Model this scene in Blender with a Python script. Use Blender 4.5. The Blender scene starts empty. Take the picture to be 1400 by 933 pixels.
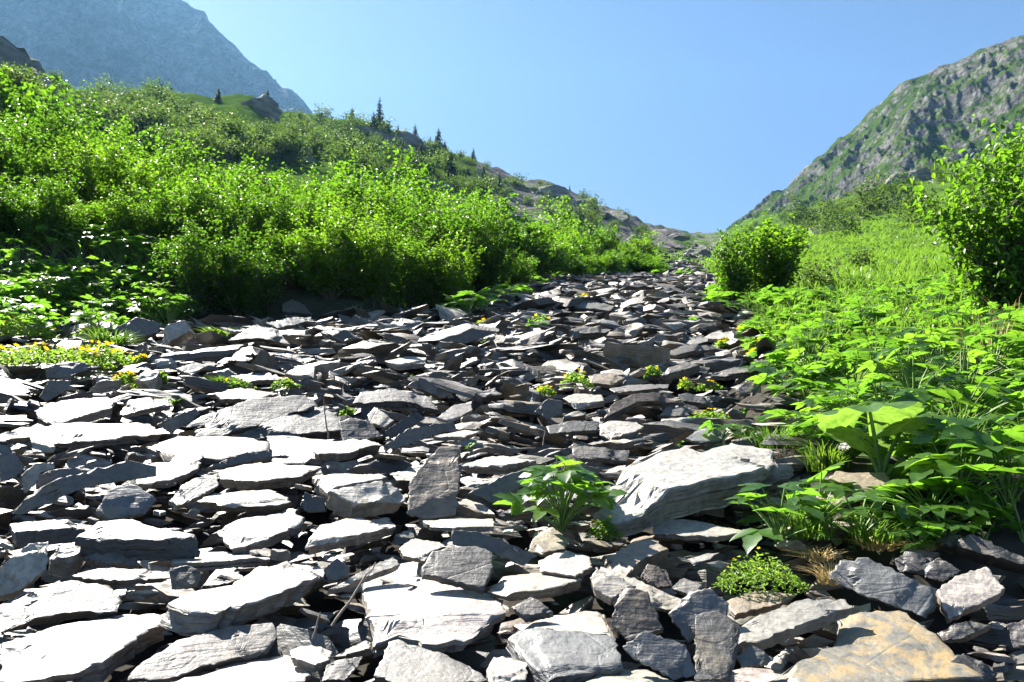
import bpy, math, random
import numpy as np
from mathutils import Matrix, Vector

# ------------------------------------------------------------------ camera, sky, sun, exposure
scene = bpy.context.scene
COL = scene.collection
R = math.radians
CAM_H, PITCH = 1.10, R(8.0)
PW, PH, FPX = 1400.0, 933.0, 972.0
SUN_AZ, SUN_EL = R(-44.0), R(45.0)          # azimuth from +Y towards +X

cam_d = bpy.data.cameras.new('camera'); cam = bpy.data.objects.new('camera', cam_d); COL.objects.link(cam)
cam.location = (0, 0, CAM_H); cam.rotation_euler = (R(90) + PITCH, 0, 0)
cam_d.sensor_width = 36.0; cam_d.lens = 36.0 * FPX / PW; cam_d.clip_start = 0.05; cam_d.clip_end = 8000
scene.camera = cam

world = bpy.data.worlds.new('World'); scene.world = world; world.use_nodes = True
wn = world.node_tree.nodes; wl = world.node_tree.links; wn.clear()
w_out = wn.new('ShaderNodeOutputWorld'); w_bg = wn.new('ShaderNodeBackground'); w_sky = wn.new('ShaderNodeTexSky')
w_sky.sky_type = 'NISHITA'; w_sky.sun_disc = False
w_sky.sun_elevation = SUN_EL; w_sky.sun_rotation = SUN_AZ
w_sky.altitude = 1900; w_sky.air_density = 0.50; w_sky.dust_density = 0.8; w_sky.ozone_density = 1.2
w_bg.inputs['Strength'].default_value = 0.05
wl.new(w_sky.outputs[0], w_bg.inputs[0]); wl.new(w_bg.outputs[0], w_out.inputs[0])

sun_d = bpy.data.lights.new('sun', 'SUN'); sun_d.energy = 5.0; sun_d.angle = R(0.53); sun_d.color = (1.0, 0.95, 0.87)
sun = bpy.data.objects.new('sun', sun_d); COL.objects.link(sun); sun.location = (-40, 40, 60)
SUN_DIR = Vector((math.cos(SUN_EL) * math.sin(SUN_AZ), math.cos(SUN_EL) * math.cos(SUN_AZ), math.sin(SUN_EL)))
sun.rotation_euler = (-SUN_DIR).to_track_quat('-Z', 'Y').to_euler()

vs = scene.view_settings
vs.view_transform = 'Standard'; vs.look = 'None'; vs.gamma = 1.0; vs.use_curve_mapping = False
vs.exposure = 2.35
cy = scene.cycles
cy.max_bounces = 7; cy.diffuse_bounces = 2; cy.glossy_bounces = 2; cy.transmission_bounces = 5
cy.volume_bounces = 0; cy.transparent_max_bounces = 6; cy.use_denoising = True
cy.sample_clamp_indirect = 6.0

# ------------------------------------------------------------------ helpers
rng = np.random.default_rng(11)

def hash3(ix, iy, iz):
    n = (ix.astype(np.int64) * 374761393 + iy.astype(np.int64) * 668265263 + iz.astype(np.int64) * 2147483647) & 0xffffffff
    n = ((n ^ (n >> 13)) * 1274126177) & 0xffffffff
    return ((n ^ (n >> 16)) & 0xffff) / 65535.0

def vnoise(x, y, z=None):
    x = np.asarray(x, float); y = np.asarray(y, float); z = np.zeros_like(x) if z is None else np.asarray(z, float)
    x, y, z = np.broadcast_arrays(x, y, z)
    ix, iy, iz = np.floor(x), np.floor(y), np.floor(z)
    fx, fy, fz = x - ix, y - iy, z - iz
    fx, fy, fz = [f * f * (3 - 2 * f) for f in (fx, fy, fz)]
    r = 0
    for a in (0, 1):
        for b in (0, 1):
            for c in (0, 1):
                w = (fx if a else 1 - fx) * (fy if b else 1 - fy) * (fz if c else 1 - fz)
                r = r + w * hash3(ix + a, iy + b, iz + c)
    return r * 2 - 1

def fbm(x, y, z=None, o=4, g=0.5):
    s, a, t = 0, 1.0, 0
    z = 0 * np.asarray(x, float) if z is None else np.asarray(z, float)
    for k in range(o):
        s = s + a * vnoise(np.asarray(x) * 2.03 ** k + 17.3 * k, np.asarray(y) * 2.03 ** k - 9.1 * k, z * 2.03 ** k + 4.7 * k)
        t += a; a *= g
    return s / t

def ridged(x, y, o=5):
    s, a, t = 0, 1.0, 0
    for k in range(o):
        s = s + a * (1 - 2 * np.abs(vnoise(x * 2.1 ** k + 31 * k, y * 2.1 ** k + 7 * k)))
        t += a; a *= 0.55
    return s / t

def ray(px, py):
    u = (np.asarray(px, float) - PW / 2) / FPX; v = (PH / 2 - np.asarray(py, float)) / FPX
    c, s = math.cos(PITCH), math.sin(PITCH)
    return u, c - v * s, s + v * c                       # world direction x, y, z

def project(P):
    P = np.asarray(P, float); d = P - np.array([0, 0, CAM_H])
    c, s = math.cos(PITCH), math.sin(PITCH)
    fw = d[..., 1] * c + d[..., 2] * s; up = -d[..., 1] * s + d[..., 2] * c
    fw = np.maximum(fw, 1e-3)
    return PW / 2 + FPX * d[..., 0] / fw, PH / 2 - FPX * up / fw, fw

def build(name, V, F, attrs=None, smooth=None):
    """mesh from arrays; F is an (n,k) index array or a list of such arrays"""
    me = bpy.data.meshes.new(name)
    V = np.asarray(V, np.float32).reshape(-1, 3)
    Fs = [np.asarray(f, np.int32) for f in (F if isinstance(F, list) else [F]) if len(f)]
    me.vertices.add(len(V)); me.vertices.foreach_set('co', V.ravel())
    nl = sum(f.size for f in Fs); npoly = sum(len(f) for f in Fs)
    me.loops.add(nl); me.loops.foreach_set('vertex_index', np.concatenate([f.ravel() for f in Fs]))
    me.polygons.add(npoly)
    tot = np.concatenate([np.full(len(f), f.shape[1], np.int32) for f in Fs])
    st = np.concatenate([[0], np.cumsum(tot)[:-1]]).astype(np.int32)
    me.polygons.foreach_set('loop_start', st)
    for k, d in (attrs or {}).items():
        d = np.asarray(d, np.float32)
        if d.ndim == 1:
            me.attributes.new(k, 'FLOAT', 'POINT').data.foreach_set('value', d)
        elif d.shape[1] == 4:
            me.attributes.new(k, 'FLOAT_COLOR', 'POINT').data.foreach_set('color', d.ravel())
        else:
            me.attributes.new(k, 'FLOAT_VECTOR', 'POINT').data.foreach_set('vector', d.ravel())
    me.update(calc_edges=True)
    if smooth is None:
        me.polygons.foreach_set('use_smooth', np.zeros(npoly, bool))
    else:
        me.polygons.foreach_set('use_smooth', np.ones(npoly, bool))
        if smooth < 179:
            me.set_sharp_from_angle(angle=R(smooth))
    return me

def obj(name, me, mat=None, parent=None, mw=None):
    if me is not None and mat is not None and not me.materials:
        me.materials.append(mat)
    o = bpy.data.objects.new(name, me); COL.objects.link(o)
    if parent is not None:
        o.parent = parent
    if mw is not None:
        o.matrix_local = mw
    return o

def tag(o, label=None, cat=None, group=None, kind=None):
    if label: o['label'] = label
    if cat: o['category'] = cat
    if group: o['group'] = group
    if kind: o['kind'] = kind
    return o

def empty(name, loc, rz=0, sc=1.0):
    o = bpy.data.objects.new(name, None); COL.objects.link(o)
    o.location = loc; o.rotation_euler = (0, 0, rz); o.scale = (sc, sc, sc) if np.isscalar(sc) else sc
    o.empty_display_size = 0.1
    return o

def copy_tree(o, parent=None):
    c = o.copy(); COL.objects.link(c); c.parent = parent
    for ch in list(o.children):
        copy_tree(ch, c)
    return c

def join_arrays(parts):
    """parts: list of (V, F, attrs) with the same F width"""
    off = 0; Vs, Fs, A = [], [], {}
    for V, F, at in parts:
        Vs.append(V); Fs.append(F + off); off += len(V)
        for k, d in at.items(): A.setdefault(k, []).append(d)
    return np.concatenate(Vs), np.concatenate(Fs), {k: np.concatenate(v) for k, v in A.items()}

def tubes(paths, sides=5):
    """paths: list of (points (n,3), radii (n,)) -> V, quads"""
    Vs, Fs, off = [], [], 0
    for P, r in paths:
        P = np.asarray(P, float); n = len(P)
        T = np.gradient(P, axis=0); T /= np.linalg.norm(T, axis=1)[:, None] + 1e-9
        ref = np.array([0.37, 0.91, 0.18]); A = np.cross(T, ref); A /= np.linalg.norm(A, axis=1)[:, None] + 1e-9
        B = np.cross(T, A)
        th = np.arange(sides) * 2 * np.pi / sides
        ring = P[:, None] + np.asarray(r)[:, None, None] * (np.cos(th)[None, :, None] * A[:, None] + np.sin(th)[None, :, None] * B[:, None])
        Vs.append(ring.reshape(-1, 3))
        i = np.arange(n - 1)[:, None] * sides; j = np.arange(sides)[None]; k = (j + 1) % sides
        q = np.stack([i + j, i + k, i + sides + k, i + sides + j], -1).reshape(-1, 4)
        Fs.append(q + off); off += n * sides
    return np.concatenate(Vs), np.concatenate(Fs)

# ------------------------------------------------------------------ materials
def nodes(name):
    m = bpy.data.materials.new(name); m.use_nodes = True
    nt = m.node_tree; nt.nodes.clear()
    out = nt.nodes.new('ShaderNodeOutputMaterial')
    return m, nt, out

class NT:
    def __init__(s, nt): s.nt = nt
    def n(s, t, **kw):
        o = s.nt.nodes.new(t)
        for k, v in kw.items():
            if k.startswith('i_'): o.inputs[k[2:].replace('_', ' ')].default_value = v
            else: setattr(o, k, v)
        return o
    def l(s, a, b): s.nt.links.new(a, b)
    def noise(s, vec, scale, detail=5, rough=0.55, dist=0.0):
        o = s.n('ShaderNodeTexNoise'); o.inputs['Scale'].default_value = scale; o.inputs['Detail'].default_value = detail
        o.inputs['Roughness'].default_value = rough; o.inputs['Distortion'].default_value = dist
        if vec is not None: s.l(vec, o.inputs['Vector'])
        return o.outputs['Fac']
    def ramp(s, fac, stops):
        o = s.n('ShaderNodeValToRGB'); e = o.color_ramp.elements
        while len(e) < len(stops): e.new(0.5)
        for k, (p, c) in enumerate(stops):
            e[k].position = p; e[k].color = (*c, 1) if len(c) == 3 else c
        s.l(fac, o.inputs[0]); return o.outputs[0]
    def mix(s, fac, a, b, mode='MIX'):
        o = s.n('ShaderNodeMix', data_type='RGBA', blend_type=mode)
        for sock, v in ((o.inputs[0], fac), (o.inputs[6], a), (o.inputs[7], b)):
            if hasattr(v, 'is_output'): s.l(v, sock)
            elif isinstance(v, (int, float)): sock.default_value = v
            else: sock.default_value = (*v, 1)
        return o.outputs[2]
    def math(s, op, a, b=0.5, clamp=False):
        o = s.n('ShaderNodeMath', operation=op, use_clamp=clamp)
        for sock, v in ((o.inputs[0], a), (o.inputs[1], b)):
            if hasattr(v, 'is_output'): s.l(v, sock)
            else: sock.default_value = v
        return o.outputs[0]
    def attr(s, name, out='Color'): return s.n('ShaderNodeAttribute', attribute_name=name).outputs[out]
    def scale(s, vec, sc, loc=(0, 0, 0)):
        o = s.n('ShaderNodeMapping'); o.inputs['Scale'].default_value = sc; o.inputs['Location'].default_value = loc
        s.l(vec, o.inputs['Vector']); return o.outputs[0]
    def bump(s, h, strength, dist, normal=None):
        o = s.n('ShaderNodeBump'); o.inputs['Strength'].default_value = strength; o.inputs['Distance'].default_value = dist
        s.l(h, o.inputs['Height'])
        if normal is not None: s.l(normal, o.inputs['Normal'])
        return o.outputs[0]

def principled(g, out, color, rough, normal=None, spec=0.5):
    p = g.n('ShaderNodeBsdfPrincipled')
    for k, v in (('Base Color', color), ('Roughness', rough), ('Specular IOR Level', spec)):
        if hasattr(v, 'is_output'): g.l(v, p.inputs[k])
        elif isinstance(v, (int, float)): p.inputs[k].default_value = v
        else: p.inputs[k].default_value = (*v, 1)
    if normal is not None: g.l(normal, p.inputs['Normal'])
    if out is not None: g.l(p.outputs[0], out.inputs['Surface'])
    return p

def mat_slate():
    m, nt, out = nodes('slate'); g = NT(nt)
    lp = g.attr('lp', 'Vector'); tone = g.attr('tone')
    fine = g.noise(lp, 38, 6, 0.65); mid = g.noise(lp, 7, 5, 0.6, 0.4)
    strata = g.noise(g.scale(lp, (2.5, 2.5, 60)), 1.6, 4, 0.6, 0.3)
    lin = g.noise(g.scale(lp, (3, 22, 3)), 2.0, 4, 0.6, 0.6)
    c = g.mix(g.ramp(mid, [(0.3, (0, 0, 0)), (0.7, (1, 1, 1))]), g.mix(1.0, tone, (0.70, 0.70, 0.71), 'MULTIPLY'), g.mix(1.0, tone, (1.12, 1.08, 1.0), 'MULTIPLY'))
    c = g.mix(g.ramp(fine, [(0.38, (1, 1, 1)), (0.56, (0, 0, 0))]), c, g.mix(1.0, c, (0.6, 0.6, 0.62), 'MULTIPLY'))
    lich = g.math('MULTIPLY', g.ramp(g.noise(lp, 4.5, 6, 0.7, 0.5), [(0.56, (0, 0, 0)), (0.68, (1, 1, 1))]), 0.6)
    c = g.mix(lich, c, (0.17, 0.135, 0.08))
    stain = g.attr('stain', 'Fac')
    sm = g.math('MULTIPLY', stain, g.ramp(g.noise(lp, 6.5, 7, 0.68, 1.6), [(0.45, (0, 0, 0)), (0.58, (1, 1, 1))]))
    c = g.mix(sm, c, (0.20, 0.14, 0.06))
    # broken edges are darkened to paint in shade, besides dirt and fresh slate, the cleavage faces a pale weathered skin
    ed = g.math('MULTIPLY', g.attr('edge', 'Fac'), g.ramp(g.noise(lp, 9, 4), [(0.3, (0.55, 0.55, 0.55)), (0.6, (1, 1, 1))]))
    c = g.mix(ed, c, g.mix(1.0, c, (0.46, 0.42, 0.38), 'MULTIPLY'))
    crack = g.n('ShaderNodeTexVoronoi', feature='DISTANCE_TO_EDGE'); crack.inputs['Scale'].default_value = 3.2
    g.l(g.scale(lp, (1, 1.6, 0.2)), crack.inputs['Vector'])
    ck = g.ramp(crack.outputs['Distance'], [(0.0, (0, 0, 0)), (0.02, (1, 1, 1))])
    h = g.math('ADD', g.math('MULTIPLY', fine, 0.35), g.math('MULTIPLY', mid, 0.9))
    h = g.math('ADD', h, g.math('MULTIPLY', strata, 1.1)); h = g.math('ADD', h, g.math('MULTIPLY', lin, 0.45))
    h = g.math('ADD', h, g.math('MULTIPLY', ck, 0.10))
    nrm = g.bump(h, 0.7, 0.011)
    rough = g.math('ADD', g.math('MULTIPLY', fine, 0.3), 0.42)
    principled(g, out, c, rough, nrm, 0.8)
    return m

def mat_leaf(name, refl, trans, rough=0.36, spec=0.5, tw=0.5):
    m, nt, out = nodes(name); g = NT(nt)
    tone = g.attr('tone', 'Fac')
    tn = g.ramp(tone, [(0.0, (0.55, 0.62, 0.6)), (0.5, (1, 1, 1)), (1.0, (1.4, 1.25, 0.9))])
    pn = g.noise(g.n('ShaderNodeNewGeometry').outputs['Position'], 45, 3)
    tn = g.mix(1.0, tn, g.ramp(pn, [(0.3, (0.72, 0.74, 0.70)), (0.7, (1.22, 1.2, 1.1))]), 'MULTIPLY')
    oi = g.n('ShaderNodeObjectInfo').outputs['Random']           # every plant a little different
    tn = g.mix(1.0, tn, g.ramp(oi, [(0.0, (0.70, 0.74, 0.80)), (0.5, (1, 1, 1)), (1.0, (1.2, 1.08, 0.95))]), 'MULTIPLY')
    p = principled(g, None, g.mix(1.0, refl, tn, 'MULTIPLY'), rough, None, spec)
    t = g.n('ShaderNodeBsdfTranslucent'); g.l(g.mix(1.0, trans, tn, 'MULTIPLY'), t.inputs['Color'])
    mx = g.n('ShaderNodeMixShader'); mx.inputs[0].default_value = tw
    g.l(p.outputs[0], mx.inputs[1]); g.l(t.outputs[0], mx.inputs[2]); g.l(mx.outputs[0], out.inputs['Surface'])
    return m

def mat_plain(name, c, rough=0.7, var=0.3, scale=20, spec=0.3):
    m, nt, out = nodes(name); g = NT(nt)
    tc = g.n('ShaderNodeTexCoord').outputs['Object']
    f = g.noise(tc, scale, 4)
    col = g.mix(f, tuple(x * (1 - var) for x in c), tuple(min(1, x * (1 + var)) for x in c))
    principled(g, out, col, rough, g.bump(f, 0.4, 0.01), spec)
    return m

def mat_terrain(name, rock_a, rock_b, grass_a, grass_b, sc, bumpd, soil=True):
    """cover.R: bare rock, cover.G: stony soil of the scree; broken up by noise at the scale of the hill"""
    m, nt, out = nodes(name); g = NT(nt)
    geo = g.n('ShaderNodeNewGeometry'); pos = geo.outputs['Position']
    sep = g.n('ShaderNodeSeparateColor'); g.l(g.attr('cover'), sep.inputs[0])
    n1 = g.noise(pos, sc, 6, 0.62, 0.3); n2 = g.noise(pos, sc * 6, 6, 0.65); n3 = g.noise(pos, sc * 28, 4, 0.6)
    rock = g.mix(g.ramp(n2, [(0.35, (0, 0, 0)), (0.65, (1, 1, 1))]), rock_a, rock_b)
    rock = g.mix(g.ramp(n3, [(0.4, (1, 1, 1)), (0.55, (0, 0, 0))]), rock, g.mix(1.0, rock, (0.55, 0.56, 0.6), 'MULTIPLY'))
    grass = g.mix(g.ramp(n2, [(0.3, (0, 0, 0)), (0.7, (1, 1, 1))]), grass_a, grass_b)
    grass = g.mix(g.ramp(n3, [(0.35, (1, 1, 1)), (0.6, (0, 0, 0))]), grass, g.mix(1.0, grass, (0.6, 0.66, 0.6), 'MULTIPLY'))
    k = g.math('ADD', sep.outputs[0], g.math('MULTIPLY', g.math('SUBTRACT', n1, 0.5), 1.5))
    k = g.math('ADD', k, g.math('MULTIPLY', g.math('SUBTRACT', n2, 0.5), 0.9))
    kf = g.ramp(k, [(0.44, (0, 0, 0)), (0.56, (1, 1, 1))])
    c = g.mix(kf, grass, rock)
    h = g.math('ADD', n2, g.math('MULTIPLY', n3, 0.35))
    if soil:
        so = g.mix(g.noise(pos, 14, 5), (0.02, 0.018, 0.016), (0.06, 0.055, 0.048))
        c = g.mix(sep.outputs[1], c, so)
    nrm = g.bump(h, 0.9, bumpd)
    principled(g, out, c, 1.0, nrm, 0.0)
    return m

M_SLATE = mat_slate()
M_ALDER = mat_leaf('alder_leaf', (0.032, 0.082, 0.012), (0.155, 0.345, 0.015), 0.45, 0.32, 0.5)
M_HERB = mat_leaf('herb_leaf', (0.042, 0.105, 0.018), (0.17, 0.38, 0.028), 0.38, 0.5, 0.50)
M_BIGLEAF = mat_leaf('butterbur_leaf', (0.06, 0.13, 0.03), (0.17, 0.32, 0.04), 0.45, 0.4, 0.5)
M_GRASS = mat_leaf('grass_blade', (0.05, 0.105, 0.018), (0.16, 0.31, 0.03), 0.45, 0.35, 0.45)
M_CUSHION = mat_leaf('cushion_leaf', (0.075, 0.15, 0.03), (0.26, 0.46, 0.05), 0.5, 0.3, 0.45)
M_YELLOW = mat_leaf('yellow_petal', (0.75, 0.53, 0.012), (0.75, 0.53, 0.012), 0.5, 0.2, 0.4)
M_FARBUSH = mat_leaf('hill_shrub_leaf', (0.035, 0.068, 0.018), (0.095, 0.17, 0.026), 0.55, 0.25, 0.42)
M_NEEDLE = mat_leaf('needle', (0.028, 0.05, 0.022), (0.05, 0.085, 0.025), 0.6, 0.2, 0.3)
M_STRAW = mat_leaf('dry_straw', (0.42, 0.32, 0.17), (0.35, 0.26, 0.12), 0.6, 0.2, 0.35)
M_BARK = mat_plain('bark', (0.085, 0.07, 0.055), 0.8, 0.4, 30)
M_STALK = mat_plain('green_stalk', (0.10, 0.17, 0.04), 0.55, 0.25, 30)
M_TWIG = mat_plain('dead_twig', (0.20, 0.16, 0.12), 0.8, 0.35, 40)
M_RUST = mat_plain('rust_flower', (0.22, 0.07, 0.06), 0.8, 0.35, 40)
# ------------------------------------------------------------------ terrain
SL = 0.27
XR = np.array([(-6, 6), (1.5, 4.2), (2.35, 2.6), (2.7, 1.62), (3.6, 1.5), (4.9, 1.8), (8, 2.7), (12, 3.85), (23, 6.9), (32, 9.0), (60, 16)], float)
XL = np.array([(-6, -9), (5.5, -6.5), (6.7, -5.6), (9.3, -6.4), (10.3, -5.4), (11.4, -3.6), (11.7, -1.3), (13.6, -0.9), (17, -0.4), (22.7, 0.8), (28, 3.0), (34, 5.5), (60, 13)], float)
def edge_r(y): return np.interp(y, XR[:, 0], XR[:, 1])
def edge_l(y): return np.interp(y, XL[:, 0], XL[:, 1])

def near(x, y):
    x = np.asarray(x, float); y = np.asarray(y, float)
    z = SL * y
    dl = np.maximum(0, edge_l(y) - x); dr = np.maximum(0, x - edge_r(y))
    z = z + 0.17 * np.minimum(dl, 30) + 0.10 * np.minimum(dr, 12) * np.clip((y - 1) / 3, 0, 1) + 0.12 * np.clip(dr / 0.8, 0, 1) * np.clip((y - 2) / 2, 0, 1)
    z = z + 0.05 * fbm(x * 0.45 + 3, y * 0.45, o=3) * np.clip(y / 4, 0.2, 1.5)
    return z

# skyline of the ground sheet: photo pixel x, pixel y, distance in metres
RIDGE_PX = [(-420, 10, 95), (-150, 20, 95), (0, 58, 95), (55, 90, 100), (80, 118, 120), (150, 141, 140), (235, 126, 135), (290, 134, 140), (345, 134, 145),
            (378, 156, 150), (430, 160, 160), (480, 167, 160), (520, 172, 160), (570, 198, 165), (640, 216, 175), (690, 236, 185),
            (720, 250, 190), (745, 251, 190), (780, 264, 200), (806, 274, 205), (815, 284, 215), (850, 291, 230), (880, 309, 245), (915, 316, 260),
            (945, 324, 275), (975, 325, 290), (1000, 318, 290), (1040, 302, 270), (1100, 290, 250), (1160, 276, 235), (1210, 258, 225), (1260, 240, 215),
            (1330, 222, 205), (1400, 205, 200), (1600, 150, 200), (1850, 120, 200)]
_rp = np.array(RIDGE_PX, float); _dx, _dy, _dz = ray(_rp[:, 0], _rp[:, 1])
RAZ = np.arctan2(_dx, _dy); RT = _dz / np.hypot(_dx, _dy); RD = _rp[:, 2]
RAZ = np.concatenate([[-3.15, -2.2, -1.5], RAZ, [1.5, 2.2, 3.15]])
RT = np.concatenate([[-0.28, -0.22, 0.15], RT, [0.15, -0.22, -0.28]])
RD = np.concatenate([[400, 350, 200], RD, [200, 350, 400]])
R0 = 26.0

def ground(x, y):
    x = np.asarray(x, float); y = np.asarray(y, float); x, y = np.broadcast_arrays(x, y)
    r = np.hypot(x, y) + 1e-6; az = np.arctan2(x, y)
    zn = near(x, y)
    rc = np.minimum(r, R0); k = R0 / r
    T0 = (near(x * k, y * k) - CAM_H) / R0
    Tr = np.interp(az, RAZ, RT); Rr = np.interp(az, RAZ, RD)
    s = np.clip(np.log(r / R0) / np.log(Rr / R0), 0, 1)
    w = s ** 1.25
    w = w + 0.14 * np.sin(w * np.pi) * fbm(np.degrees(az) * 0.16, np.log(r) * 3.0, o=4)      # ledges and hollows
    zf = CAM_H + r * (T0 + (Tr - T0) * w)
    bm = np.clip((r - R0) / 40, 0, 1)
    zf = zf + bm * (0.010 * r * ridged(x * 0.055, y * 0.055) + 0.004 * r * fbm(x * 0.4, y * 0.4))
    past = np.maximum(0, r - Rr)
    zf = zf - 0.55 * past * np.clip(past / 40, 0, 1)
    zf = np.maximum(zf, -0.24 * r - 20)
    b = np.clip((r - (R0 - 4)) / 4, 0, 1); b = b * b * (3 - 2 * b)
    return zn * (1 - b) + zf * b

def hit(px, py, rmin=1.2, rmax=330, lift=0.0):
    """where the ray through a photo pixel meets the ground"""
    dx, dy, dz = [float(v) for v in ray(px, py)]
    hl = math.hypot(dx, dy); ts = np.geomspace(rmin, rmax, 900)
    X, Y, Z = dx / hl * ts, dy / hl * ts, CAM_H + dz / hl * ts
    below = Z < ground(X, Y) + lift
    i = int(np.argmax(below)) if below.any() else -1
    if i < 0:
        i = int(np.argmin(np.abs(ts - np.interp(math.atan2(dx, dy), RAZ, RD))))
    return np.array([X[i], Y[i], float(ground(X[i], Y[i])) + lift])

# the sheet: polar grid, fine in front of the camera
az = np.concatenate([np.linspace(-math.pi, R(-62), 50)[:-1], np.linspace(R(-62), R(62), 430), np.linspace(R(62), math.pi, 50)[1:-1]])
rr = np.concatenate([[0.0], np.geomspace(0.6, 26, 110), np.geomspace(26.6, 330, 240), np.geomspace(345, 1500, 12)])
A, RR = np.meshgrid(az, rr, indexing='ij')
GX, GY = RR * np.sin(A), RR * np.cos(A); GZ = ground(GX, GY)
bed = np.clip(np.minimum(GX - edge_l(GY), edge_r(GY) - GX) / 0.5, 0, 1) * np.clip((40 - RR) / 8, 0, 1) * (GY > -3)
GZ = GZ - 0.30 * bed                                     # the bed of soil lies under the loose stones
nA, nR = A.shape
i = np.arange(nA)[:, None]; j = np.arange(nR - 1)[None]; i2 = (i + 1) % nA
F = np.stack([i * nR + j, i2 * nR + j, i2 * nR + j + 1, i * nR + j + 1], -1).reshape(-1, 4)
zx = np.gradient(GZ, axis=1) / (np.gradient(RR, axis=1) + 1e-6)
steep = np.clip((np.abs(zx) - 0.62) * 1.4, 0, 1)
inside = (GX > edge_l(GY) - 0.5) & (GX < edge_r(GY) + np.where(GY < 3.2, 1.4, 0.2)) & (RR < 60)
pxs, pys, _ = project(np.stack([GX, GY, GZ], -1)); front = (np.abs(A) < R(58)) & (RR > R0)
rockw = np.where(front, -0.14 + 0.12 * steep, -0.1)
rk = front & (pxs > 640) & (pxs < 985) & (RR > 100)
rockw = np.where(rk, 0.66 + 0.3 * steep, rockw)
gul = front & (np.abs(pxs - (955 + (340 - pys) * 0.2)) < 32) & (RR > 45)
rockw = np.where(gul, 0.50, rockw)
rockw = np.where(front & (pxs > 1000), 0.05 + 0.1 * steep, rockw)
rockw = np.where(RR < R0, 0.0, rockw)
cover = np.zeros((nA, nR, 4)); cover[..., 0] = rockw; cover[..., 1] = np.maximum(inside.astype(float), ((GX < edge_l(GY)) & (GX > edge_l(GY) - 14) & (GY > 9) & (RR < 45)) * 0.85); cover[..., 3] = 1
M_GROUND = mat_terrain('hillside', (0.075, 0.072, 0.068), (0.19, 0.182, 0.168), (0.04, 0.08, 0.014), (0.085, 0.14, 0.024), 0.06, 0.35)
g_o = obj('ground', build('ground', np.stack([GX, GY, GZ], -1), F, {'cover': cover.reshape(-1, 4)}, smooth=180), M_GROUND)
tag(g_o, 'stony and grassy ground of the gully and its slopes', None, None, 'structure')

# ------------------------------------------------------------------ mountains behind
def mountain(name, label, px_ridge, dist, r_in, amp, nf, seed, mat, rockbase, naz=360, nr=170, grass_low=0.0):
    p = np.array(px_ridge, float); dx, dy, dz = ray(p[:, 0], p[:, 1])
    a = np.arctan2(dx, dy); T = dz / np.hypot(dx, dy)
    o = np.argsort(a); a, T = a[o], T[o]
    D = np.interp(np.arange(len(a)), np.arange(len(a)), np.asarray(dist, float)[o]) if not np.isscalar(dist) else np.full(len(a), float(dist))
    az = np.linspace(a[0], a[-1], naz)
    Tr = np.interp(az, a, T); Dr = np.interp(az, a, D)
    s = np.concatenate([np.linspace(0, 1, nr), 1 + np.linspace(0.02, 0.5, 14)])
    S, AZ = np.meshgrid(s, az); TR = np.interp(AZ, az, Tr); DR = np.interp(AZ, az, Dr)
    r = r_in + (DR - r_in) * S
    z0 = r_in * 0.24
    zr = CAM_H + DR * TR
    Z = z0 + (zr - z0) * np.clip(S, 0, 1) ** 1.15 - np.maximum(0, S - 1) * DR * 0.9
    X, Y = r * np.sin(AZ), r * np.cos(AZ)
    q = nf / float(np.mean(D))
    u = AZ * float(np.mean(D)) * q; v = r * q * 0.8
    rough = ridged(u + seed + v * 0.35, v * 0.75 + seed, 6) * 0.7 + fbm(u * 2.7 + seed, v * 2.7, o=5) * 0.6
    rough = rough + 0.22 * ridged(u * 4.1 + 3 * seed, v * 3.1, 5) + 0.5 * np.round(fbm(u * 1.3 - seed, v * 2.2 + seed, o=3) * 3) / 3
    env = np.clip(S * 6, 0, 1) * np.where(S > 1, 0.4, 1.0) * (0.30 + 0.70 * np.clip((1.0 - S) * 10, 0, 1))
    Z = Z + amp * rough * env
    sl = np.abs(np.gradient(Z, axis=1) / (np.gradient(r, axis=1) + 1e-6))
    rw = rockbase + 0.35 * np.clip(sl - np.median(sl), -1, 1.2) - grass_low * np.clip(1 - S * 1.3, 0, 1)
    c = np.zeros(Z.shape + (4,)); c[..., 0] = rw; c[..., 3] = 1
    na, nn = Z.shape; ii = np.arange(na - 1)[:, None]; jj = np.arange(nn - 1)[None]
    F = np.stack([ii * nn + jj, (ii + 1) * nn + jj, (ii + 1) * nn + jj + 1, ii * nn + jj + 1], -1).reshape(-1, 4)
    ob = obj(name, build(name, np.stack([X, Y, Z], -1), F, {'cover': c.reshape(-1, 4)}, smooth=180), mat)
    tag(ob, label, None, None, 'structure')
    return ob

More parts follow.
